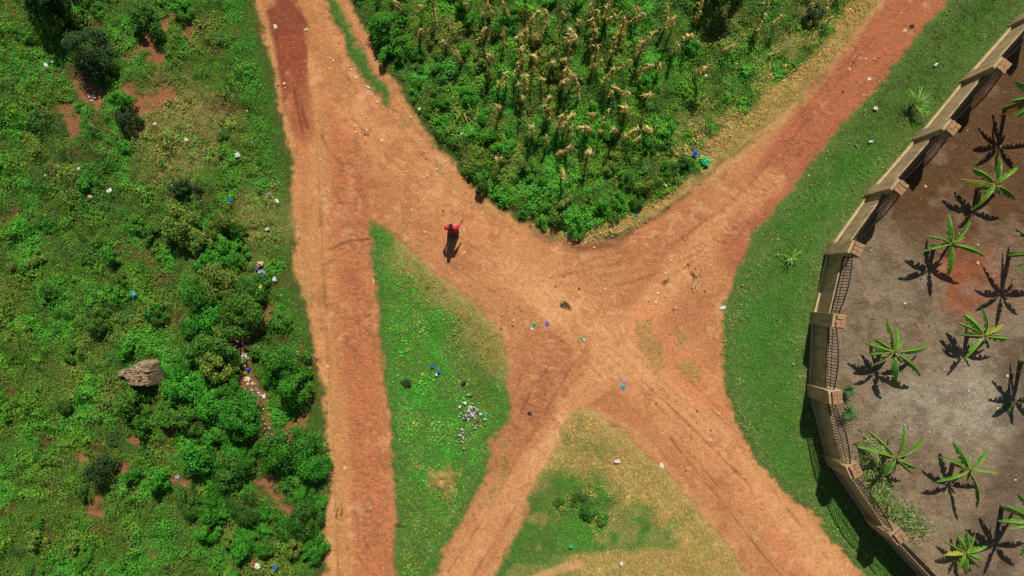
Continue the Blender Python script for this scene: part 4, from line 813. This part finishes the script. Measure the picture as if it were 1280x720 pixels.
LI = [
 ('plastic_bag', 867, 194, .28, .42, .2, 'blue', 'blue plastic bag on the right edge of the maize field', 'bag', .16, .25),
 ('plastic_bag', 880, 203, .5, .55, .8, 'green', 'crumpled green plastic bag beside the blue bag', 'bag', .16, .15),
 ('plastic_bag', 793, 269, .26, .24, .2, 'green', 'small green bag at the bottom edge of the field', 'bag', .14, .05),
 ('plastic_scrap', 707, 292, .22, .2, .4, 'green', 'pale green scrap on the debris strip below the field', 'scrap', .06, .02),
 ('plastic_bag', 779, 484, .24, .28, .1, 'teal', 'teal plastic bag half lying on the central crossing', 'bag', .12, 0),
 ('plastic_scrap', 780, 476, .2, .22, .5, 'grey', 'grey scrap touching the teal bag on the crossing', 'scrap', .08, 0),
 ('plastic_bag', 668, 406, .24, .24, .4, 'green', 'bright green bag left of the twig bundle on the crossing', 'bag', .1, 0),
 ('paper_scrap', 665, 411, .14, .2, .8, 'white', 'white scrap at the foot of the bright green bag', 'scrap', .05, 0),
 ('cloth_scrap', 684, 405, .22, .28, .2, 'violet', 'blue-violet rag on the crossing right of the green bag', 'rag', .07, 0),
 ('plastic_scrap', 728, 423, .2, .2, .2, 'green', 'pale green scrap below the twig bundle on the crossing', 'scrap', .05, 0),
 ('paper_scrap', 730, 425, .12, .14, .9, 'white', 'tiny white scrap on the pale green scrap of the crossing', 'scrap', .05, .01),
 ('plastic_scrap', 662, 517, .2, .26, .3, 'black', 'small dark scrap between the two grass triangles', 'scrap', .1, 0),
 ('plastic_scrap', 541, 458, .2, .16, .3, 'blue', 'bright blue scrap, leftmost in the left triangle', 'scrap', .06, .1),
 ('plastic_scrap', 549, 464, .2, .22, 1.3, 'blue', 'blue scrap with white beside it in the left triangle', 'scrap', .06, .1),
 ('paper_scrap', 546, 468, .14, .14, .3, 'white', 'white scrap between the blue scraps of the left triangle', 'scrap', .06, .1),
 ('plastic_scrap', 580, 478, .34, .14, .5, 'black', 'dark scrap above the rubbish heap of the left triangle', 'scrap', .08, .1),
 ('plastic_scrap', 607, 519, .16, .3, .3, 'green', 'green scrap on the right side of the rubbish heap', 'scrap', .06, .08),
 ('paper_sheet', 771, 575, .32, .22, .1, 'white', 'white rectangular sheet on the dry grass of the lower triangle', 'paper', .02, .14),
 ('plastic_scrap', 714, 682, .3, .2, .2, 'green', 'green scrap in the lower grass triangle', 'scrap', .06, .12),
 ('paper_scrap', 776, 703, .2, .24, .6, 'white', 'white scrap near the bottom edge in the straw grass', 'scrap', .06, .1),
 ('paper_scrap', 827, 582, .22, .34, .3, 'white', 'white torn scrap on the right edge of the lower triangle', 'scrap', .05, 0),
 ('paper_scrap', 903, 385, .38, .22, .3, 'white', 'white torn scrap at the left edge of the right verge', 'scrap', .06, .03),
 ('cloth_scrap', 325, 704, .3, .32, .3, 'white', 'white cloth with red edge in the bottom left weeds', 'cloth', .12, .25),
 ('cloth_scrap', 321, 701, .16, .26, .8, 'redp', 'red cloth edge beside the white cloth in the bottom left weeds', 'cloth', .1, .27),
 ('plastic_scrap', 346, 707, .26, .24, .3, 'blue', 'blue scrap right of the white cloth in the bottom left weeds', 'scrap', .08, .25),
 ('sack', 328, 330, .4, .3, .3, 'tan', 'tan sack on top of the dumped sacks by the left verge', 'sack', .25, .2),
 ('sack', 329, 340, .42, .3, .1, 'grey', 'lavender grey sack below the tan sack at the left verge', 'sack', .2, .15),
 ('sack', 323, 336, .16, .3, .4, 'violet', 'small violet sack left of the dumped tan sack', 'sack', .2, .15),
 ('plastic_bag', 328, 356, .3, .4, .1, 'yellow', 'yellow bag below the dumped sacks at the left verge', 'bag', .12, .2),
 ('plastic_scrap', 330, 345, .3, .12, .1, 'teal', 'teal strip under the dumped grey sack', 'scrap', .06, .2),
 ('paper_scrap', 345, 349, .24, .26, .1, 'white', 'white scrap right of the dumped sacks', 'scrap', .06, .15),
 ('sack', 306, 447, .42, .5, .4, 'white', 'large white sack in the middle of the rubbish gully', 'sack', .16, .02),
 ('plastic_scrap', 312, 462, .26, .24, .3, 'blue', 'blue scrap below the white sack in the gully', 'scrap', .08, .02),
 ('plastic_scrap', 304, 467, .5, .26, .3, 'yellow', 'yellow scraps left of the blue scrap in the gully', 'scrap', .08, .02),
 ('paper_scrap', 371, 441, .32, .34, .3, 'tan', 'pale cardboard scrap on the bare patch by the left road', 'cardboard', .06, 0),
 ('plastic_scrap', 222, 595, .26, .34, .3, 'grey', 'grey-blue scrap on a bare spot left of the wide bright bush', 'scrap', .08, .02),
 ('plastic_scrap', 172, 367, .26, .32, .3, 'teal', 'teal scrap in the middle of the left weeds', 'scrap', .08, .3),
 ('plastic_scrap', 135, 188, .2, .16, .3, 'green', 'green scrap in the upper left weeds', 'scrap', .08, .3),
 ('plastic_scrap', 291, 251, .22, .2, .3, 'blue', 'blue scrap in the weeds high above the dumped sacks', 'scrap', .08, .25),
 ('paper_scrap', 300, 195, .3, .26, .3, 'white', 'bright white scrap in the weeds left of the upper road', 'scrap', .1, .25),
 ('paper_scrap', 237, 177, .22, .2, .6, 'white', 'white scrap, lowest of those in the olive grass patch', 'scrap', .1, .25),
 ('paper_scrap', 198, 157, .22, .14, .1, 'white', 'white scrap at the left of the olive grass patch', 'scrap', .08, .25),
 ('paper_scrap', 65, 85, .2, .26, .6, 'white', 'white scrap among the weeds near the upper left, left of the dark shrub', 'scrap', .1, .35),
 ('paper_scrap', 73, 81, .14, .12, .2, 'white', 'tiny white scrap right of the upper left white scrap', 'scrap', .1, .35),
 ('paper_scrap', 143, 240, .3, .22, .6, 'white', 'white scrap at mid height of the left weeds', 'scrap', .1, .35),
 ('paper_scrap', 118, 247, .26, .16, .2, 'tan', 'cream scrap just left of the mid-height white scrap', 'scrap', .1, .3),
 ('paper_scrap', 105, 213, .18, .2, .2, 'white', 'small white scrap above the cream scrap in the left weeds', 'scrap', .1, .3),
 ('paper_scrap', 348, 252, .16, .28, .6, 'white', 'thin white scrap in the roadside grass left of the road', 'scrap', .08, .12),
 ('paper_scrap', 336, 287, .26, .14, .2, 'white', 'flat white scrap in the roadside grass above the dumped sacks', 'scrap', .08, .12),
 ('plastic_scrap', 118, 160, .3, .36, .4, 'grey', 'grey scrap on the small bare patch at upper left', 'scrap', .1, .1),
 ('paper_scrap', 1167, 82, .26, .12, .6, 'white', 'pale long scrap high in the right verge', 'scrap', .04, .1),
 ('paper_scrap', 1092, 137, .24, .18, .6, 'white', 'white scrap in the right verge left of the young palm', 'scrap', .08, .1),
 ('paper_scrap', 1086, 178, .26, .12, .1, 'white', 'small pale scrap in the right verge below the young palm', 'scrap', .05, .1),
 ('paper_scrap', 1086, 99, .22, .16, .1, 'white', 'pale scrap on the right road edge above the palm', 'scrap', .05, 0),
 ('paper_scrap', 1131, 38, .2, .2, .3, 'tan', 'cream scrap beside the dark scrap on the upper right road', 'scrap', .05, 0),
 ('plastic_scrap', 1140, 33, .28, .26, .3, 'black', 'dark scrap on the upper right road', 'scrap', .08, 0),
 ('paper_scrap', 344, 33, .22, .24, .3, 'white', 'pinkish white scrap on the dark wet earth of the top left road', 'scrap', .06, 0),
 ('paper_scrap', 383, 37, .26, .16, .3, 'tan', 'cream scrap right of the wet earth on the top left road', 'scrap', .05, 0),
 ('paper_scrap', 460, 109, .28, .12, -.5, 'white', 'white torn strip at the lower end of the roadside grass strip', 'scrap', .05, 0),
 ('paper_scrap', 445, 97, .22, .18, .3, 'tan', 'cream scrap left of the lower roadside grass strip', 'scrap', .05, 0),
 ('paper_scrap', 431, 585, .16, .22, .3, 'tan', 'cream scrap on the lower left road', 'scrap', .04, 0),
 ('paper_scrap', 525, 138, .16, .14, .3, 'white', 'tiny white scrap at the path edge of the field', 'scrap', .06, .15),
 ('paper_scrap', 579, 170, .2, .16, .3, 'white', 'small round white scrap in the lower left of the field', 'scrap', .06, .3),
 ('paper_scrap', 880, 98, .16, .16, .3, 'white', 'tiny white scrap at the right side of the maize', 'scrap', .06, .3),
 ('paper_scrap', 467, 352, .1, .4, .1, 'tan', 'cream strip on the left edge of the left triangle', 'scrap', .05, 0),
 ('paper_scrap', 1145, 406, .1, .22, .3, 'redp', 'reddish white scrap on the red yard soil', 'scrap', .05, 0),
]
for q, (nm, px, py, w, l, rz, mt, lb, ct, hg, lf) in enumerate(LI): crumple(nm, px, py, w, l, rz, mt, lb, ct, hg, lift=lf, seed=q)
# rubbish heap pieces in the left triangle and small pale scraps
rl = random.Random(21); protoW = None
def scatter_scraps(n, fn, group, label, mats, smin, smax, lift):
    pr = {}
    for k in range(n):
        px, py = fn(); mt = rl.choice(mats); v = (mt, rl.randrange(2)); w = rl.uniform(smin, smax)
        o = crumple('rubbish_scrap', px, py, w, w * rl.uniform(.3, 1.1), rl.random() * 6.28, mt, label, 'rubbish', .12 if v not in pr else 0, group, lift=lift, seed=300 + k, link=pr.get(v))
        pr.setdefault(v, o)
scatter_scraps(70, lambda: (rl.gauss(589, 8), rl.gauss(517, 8)), 'rubbish heap pieces', 'white, grey and tan scrap in the rubbish heap of the left triangle', ['white', 'grey', 'tan', 'white', 'white', 'rstone'], .06, .2, .07)
scatter_scraps(24, lambda: (rl.gauss(577, 5), rl.gauss(543, 6)), 'lower rubbish heap pieces', 'whitish scrap in the small lower heap of the left triangle', ['white', 'grey', 'grey', 'tan'], .06, .15, .08)
gp_ = [(332, 392), (318, 412), (298, 436), (306, 470), (322, 492), (330, 520), (334, 545)]
def gfn():
    k = rl.randrange(6); t = rl.random(); return gp_[k][0] * (1 - t) + gp_[k + 1][0] * t + rl.gauss(0, 5), gp_[k][1] * (1 - t) + gp_[k + 1][1] * t + rl.gauss(0, 4)
scatter_scraps(60, gfn, 'scraps in the rubbish gully', 'pale scrap lying in the rubbish gully left of the road', ['tan', 'white', 'tan', 'stone', 'grey'], .08, .24, .02)
scatter_scraps(18, lambda: (rl.gauss(116, 5), rl.gauss(120, 6)), 'scraps on the upper left bare patch', 'pale scrap on the bare red patch at upper left', ['tan', 'white', 'stone'], .07, .16, .02)
def vfn():
    while True:
        px, py = rl.uniform(905, 1120), rl.uniform(100, 640); m = masks(np.array([px]), np.array([py]))
        if m['V'][0] > 1 and m['V'][0] < 60: return px, py
scatter_scraps(34, vfn, 'scraps in the right verge', 'tiny pale scrap in the grass of the right verge', ['tan', 'white'], .05, .11, .09)
def lfn():
    while True:
        px, py = rl.uniform(10, 375), rl.uniform(10, 700); m = masks(np.array([px]), np.array([py]))
        if m['L'][0] > 3 and (m['L'][0] < 90 or rl.random() < .2): return px, py
scatter_scraps(44, lfn, 'scraps in the left weeds', 'tiny pale scrap caught in the weeds left of the road', ['tan', 'white', 'grey'], .06, .14, .22)
scatter_scraps(26, lambda: (lambda t: (680 + 130 * t + rl.gauss(0, 4), 292 + 10 * math.sin(t * 3) - 18 * t * t + rl.gauss(0, 4)))(rl.random()), 'scraps on the debris strip', 'pale scrap on the debris strip below the maize field', ['tan', 'white', 'stone'], .06, .14, .02)

# stones
def stone_mesh(seed, mat):
    bm = bmesh.new(); bmesh.ops.create_icosphere(bm, subdivisions=2, radius=1); r = random.Random(seed)
    sx, sy, sz = r.uniform(.8, 1.2), r.uniform(.6, 1), r.uniform(.4, .7)
    for v in bm.verts:
        k = 1 + .35 * mn.noise(v.co * 1.4 + Vector((seed, 0, 0))); v.co = Vector((v.co.x * sx * k, v.co.y * sy * k, max(-.3, v.co.z * sz * k)))
    me = bpy.data.meshes.new('stone'); bm.to_mesh(me); bm.free(); me.materials.append(mat); return me
sm = [stone_mesh(k, M['stone'] if k < 4 else M['rstone']) for k in range(6)]
spots = [(430, 20, 14), (350, 108, 8), (420, 70, 12), (440, 92, 16), (470, 120, 8), (500, 150, 10), (520, 195, 16), (555, 215, 12), (528, 275, 14), (590, 330, 14), (700, 345, 14), (735, 375, 12), (850, 320, 12), (870, 345, 12), (825, 375, 12), (890, 520, 14), (860, 575, 12), (640, 395, 12), (470, 185, 14), (375, 290, 8), (1075, 75, 12), (1090, 110, 12), (740, 300, 10), (450, 160, 12)]
for k in range(270):
    if k < 200: a, b2, s = rl.choice(spots); px, py = rl.gauss(a, s), rl.gauss(b2, s)
    else: px, py = rl.uniform(330, 1150), rl.uniform(0, 720)
    m = masks(np.array([px]), np.array([py]))
    if m['veg'][0] > -1 or m['Y'][0] > 0: continue
    o = bpy.data.objects.new('stone', sm[rl.randrange(6)]); COL.objects.link(o); wx, wy = W(px, py); s = .025 + .05 * rl.random() ** 2
    o.location = (wx, wy, gzw(wx, wy) + s * .15); o.scale = (s,) * 3; o.rotation_euler = (0, 0, rl.random() * 6.28)
    tagit(o, 'small stone lying loose on the red dirt road', 'stone', 'loose stones on the dirt roads')
for k in range(60):
    px, py = rl.uniform(1040, 1278), rl.uniform(60, 715); m = masks(np.array([px]), np.array([py]))
    if m['Y'][0] < 22: continue
    o = bpy.data.objects.new('stone', sm[rl.randrange(6)]); COL.objects.link(o); wx, wy = W(px, py); s = .03 + .05 * rl.random() ** 2
    o.location = (wx, wy, gzw(wx, wy) + s * .15); o.scale = (s,) * 3; o.rotation_euler = (0, 0, rl.random() * 6.28)
    tagit(o, 'small stone half sunk in the yard soil', 'stone', 'loose stones in the yard')

# twigs
def twigs(px, py, n, ln, ang, label, seed, mat='stem', z=.03, sp=.12):
    r = random.Random(seed); A2 = Acc()
    for k in range(n):
        a = ang + r.uniform(-.5, .5); l = ln * r.uniform(.5, 1); c = Vector((r.uniform(-sp, sp), r.uniform(-sp, sp), r.uniform(.01, .07))); d = Vector((math.cos(a), math.sin(a), r.uniform(-.05, .1))); s = Vector((-d.y, d.x, 0)) * r.uniform(-.08, .08)
        A2.tube([c - d * l / 2, c + s, c + d * l / 2], [.014, .011, .005], 5)
    o = A2.build('twig_bundle', M[mat]); wx, wy = W(px, py); o.location = (wx, wy, gzw(wx, wy) + z); return tagit(o, label, 'twigs')
twigs(708, 382, 13, .6, -.4, 'grey twig bundle lying in the middle of the crossing', 1)
twigs(869, 355, 8, .6, 1.2, 'pale and dark sticks on the right side of the crossing', 2, 'stalk')
twigs(866, 345, 5, .5, 2.0, 'dark sticks just above the pale sticks on the right side of the crossing', 3)
twigs(832, 352, 6, .3, .4, 'short dark twigs left of the sticks on the right side of the crossing', 4)
twigs(425, 640, 4, .6, 1.5, 'thin dark twig on the lower left road', 5)
twigs(501, 654, 5, .5, -.3, 'dark twigs at the left edge of the left triangle', 6)
twigs(1056, 685, 4, .3, .3, 'short twigs in the railing shadow at the bottom', 7)
twigs(972, 66, 3, 1.3, .75, 'long pale fallen stalk at the right side of the maize field', 8, 'stalk', .35)
twigs(905, 50, 2, 1.0, .6, 'curved pale fallen stalk near the black shadow of the field', 9, 'stalk', .35)
twigs(586, 150, 2, .8, -.8, 'thin pale stalk fallen in the lower left of the field', 10, 'stalk', .35)

# ================================================================== PERSON
def skin(name, verts, edges, mat, parent=None, sub=2, root=0):
    me = bpy.data.meshes.new(name); me.from_pydata([v[:3] for v in verts], edges, []); o = bpy.data.objects.new(name, me); COL.objects.link(o)
    o.modifiers.new('skin', 'SKIN'); sv = me.skin_vertices[0].data
    for k, v in enumerate(verts): rr = v[3]; sv[k].radius = rr if isinstance(rr, tuple) else (rr, rr); sv[k].use_root = (k == root)
    s = o.modifiers.new('sub', 'SUBSURF'); s.levels = s.render_levels = sub
    dg = bpy.context.evaluated_depsgraph_get(); nm = bpy.data.meshes.new_from_object(o.evaluated_get(dg)); o.modifiers.clear(); o.data = nm; nm.name = name
    nm.materials.clear(); nm.materials.append(mat); nm.polygons.foreach_set('use_smooth', [True] * len(nm.polygons))
    if parent: o.parent = parent
    return o
def person():
    # joints in metres, facing +Y; left foot forward, right arm reaching out to front-right
    J = [(0, 0, .92, (.13, .10)), (0, .03, 1.10, (.12, .09)), (0, .07, 1.28, (.155, .10)), (0, .09, 1.38, (.12, .08)), (0, .10, 1.45, .052), (0, .13, 1.53, .07), (0, .145, 1.60, .08), (0, .14, 1.655, .04),
         (-.09, 0, .86, .085), (-.10, .14, .50, .06), (-.10, .10, .28, .055), (-.10, .08, .09, .036), (-.11, .20, .035, .036),      # left leg
         (.09, 0, .86, .085), (.10, .00, .48, .06), (.10, -.12, .27, .055), (.10, -.20, .10, .036), (.11, -.10, .035, .036),      # right leg
         (-.19, .08, 1.36, .055), (-.28, .02, 1.12, .042), (-.22, .14, .92, .032), (-.21, .18, .87, .026),                       # left arm
         (.18, .09, 1.36, .055), (.30, .18, 1.16, .042), (.40, .36, 1.10, .030), (.43, .42, 1.10, .026)]                          # right arm
    E = [(0, 1), (1, 2), (2, 3), (3, 4), (4, 5), (5, 6), (6, 7), (0, 8), (8, 9), (9, 10), (10, 11), (11, 12), (0, 13), (13, 14), (14, 15), (15, 16), (16, 17), (3, 18), (18, 19), (19, 20), (20, 21), (3, 22), (22, 23), (23, 24), (24, 25)]
    for hx, base, dr, inn in ((-1, 21, Vector((.15, .35, -.9)), Vector((1, .2, 0))), (1, 25, Vector((.5, .85, .05)), Vector((-.6, .4, .5)))):
        c = Vector(J[base][:3]); dr = dr.normalized(); sd = dr.cross(inn).normalized()
        for f, (off, l) in enumerate(((-.027, .055), (-.009, .07), (.009, .066), (.027, .052))):
            k = len(J); a = c + dr * .05 + sd * off; curl = inn.normalized() * .25
            J += [(*a, .009), (*(a + dr * l * .6 + curl * l * .3), .0085), (*(a + dr * l + curl * l), .007)]; E += [(base, k), (k, k + 1), (k + 1, k + 2)]
        k = len(J); a = c + sd * -.03 + inn.normalized() * .01; J += [(*a, .01), (*(a + dr * .03 - sd * .025), .009), (*(a + dr * .055 - sd * .03), .008)]; E += [(base, k), (k, k + 1), (k + 1, k + 2)]
    body = skin('person', J, E, M['skin'])
    # face: nose and ears pulled from small rounded forms joined into the body mesh
    bm = bmesh.new(); bm.from_mesh(body.data)
    for co, s in (((0, .225, 1.585), (.013, .02, .022)), ((-.082, .14, 1.59), (.012, .022, .032)), ((.082, .14, 1.59), (.012, .022, .032)), ((0, .214, 1.548), (.026, .01, .008)), ((-.03, .213, 1.61), (.013, .008, .008)), ((.03, .213, 1.61), (.013, .008, .008))):
        r_ = bmesh.ops.create_uvsphere(bm, u_segments=8, v_segments=6, radius=1)
        for v in r_['verts']: v.co = Vector(co) + Vector((v.co.x * s[0], v.co.y * s[1], v.co.z * s[2]))
    bm.to_mesh(body.data); bm.free(); body.data.polygons.foreach_set('use_smooth', [True] * len(body.data.polygons))
    sk = Acc(); rings = []
    for q in range(15):
        t = q / 14; z = 1.04 - .90 * t; rx = .15 + .13 * t ** .8; ry = .125 + .14 * t ** .8; cy = .02 - .05 * t
        rings += [((rx + .022 * t * math.sin(k * 5)) * math.cos(k * math.pi / 16), cy + (ry + .022 * t * math.sin(k * 5)) * math.sin(k * math.pi / 16), z) for k in range(32)]
    sk.add(rings, [(q * 32 + k, q * 32 + (k + 1) % 32, q * 32 + 32 + (k + 1) % 32, q * 32 + 32 + k) for q in range(14) for k in range(32)]); sk.build('skirt', M['trousers'], body, True)
    skin('shirt', [(0, .03, 1.10, (.175, .135)), (0, .01, .97, (.18, .145)), (0, .07, 1.28, (.20, .135)), (0, .09, 1.385, (.13, .095)), (-.18, .08, 1.36, .092), (-.275, .03, 1.14, .08), (-.23, .09, 1.02, .05), (.18, .09, 1.36, .092), (.29, .17, 1.17, .08), (.35, .27, 1.13, .05)],
         [(0, 1), (0, 2), (2, 3), (3, 4), (4, 5), (5, 6), (3, 7), (7, 8), (8, 9)], M['shirt'], body)
    skin('hair', [(0, .125, 1.63, .08), (0, .12, 1.69, .04), (0, .06, 1.59, .065), (0, .01, 1.46, .055), (0, -.05, 1.33, .045), (0, -.09, 1.2, .03)], [(0, 1), (0, 2), (2, 3), (3, 4), (4, 5)], M['hair'], body)
    hb = Acc(); hb.add([(.088 * math.sin(p_) * math.cos(t_), .125 + .105 * math.sin(p_) * math.sin(t_), 1.612 + .115 * math.cos(p_)) for p_ in [math.pi * .62 * q / 8 for q in range(9)] for t_ in [math.pi * k / 8 for k in range(16)]], [(q * 16 + k, q * 16 + (k + 1) % 16, q * 16 + 16 + (k + 1) % 16, q * 16 + 16 + k) for q in range(8) for k in range(16)]); hb.build('hair', M['hair'], body, True)
    for co in ((-.108, .16, .03), (.108, -.13, .03)):
        skin('shoe', [(co[0], co[1] - .08, co[2] + .008, .045), (co[0], co[1], co[2], .042), (co[0] * 1.05, co[1] + .09, co[2] - .004, .038), (co[0] * 1.07, co[1] + .13, co[2] - .006, .03)], [(0, 1), (1, 2), (2, 3)], M['shoe'], body, 1)
    wx, wy = W(567, 290); body.location = (wx, wy, gzw(wx, wy) + .005); body.rotation_euler = (0, 0, -.1)
    tagit(body, 'person in a red top and long dark skirt walking with one arm reached out', 'person')
person()

# ================================================================== CAMERA, LIGHT
cam = bpy.data.cameras.new('camera'); cam.lens = 24.0; cam.sensor_width = 36; cam.clip_end = 3000; co = bpy.data.objects.new('camera', cam); COL.objects.link(co); co.location = (0, 0, H); co.rotation_euler = (0, 0, 0); S.camera = co
el = math.radians(49); sd = Vector((.17, 1, 0)).normalized(); sv = Vector((sd.x * math.cos(el), sd.y * math.cos(el), math.sin(el)))
su = bpy.data.lights.new('sun', 'SUN'); su.energy = 4.6; su.angle = math.radians(.5); su.color = (1, .955, .88); so = bpy.data.objects.new('sun', su); COL.objects.link(so); so.rotation_euler = (-sv).to_track_quat('-Z', 'Y').to_euler()
w = bpy.data.worlds.new('World'); S.world = w; w.use_nodes = True; nt = w.node_tree; bg = nt.nodes['Background']; sk = nt.nodes.new('ShaderNodeTexSky'); sk.sky_type = 'NISHITA'; sk.sun_disc = False
sk.sun_elevation = el; sk.sun_rotation = math.atan2(sd.x, sd.y); nt.links.new(sk.outputs[0], bg.inputs[0]); bg.inputs[1].default_value = .05
S.view_settings.view_transform = 'Standard'; S.view_settings.look = 'None'; S.view_settings.exposure = 0; S.view_settings.gamma = 1
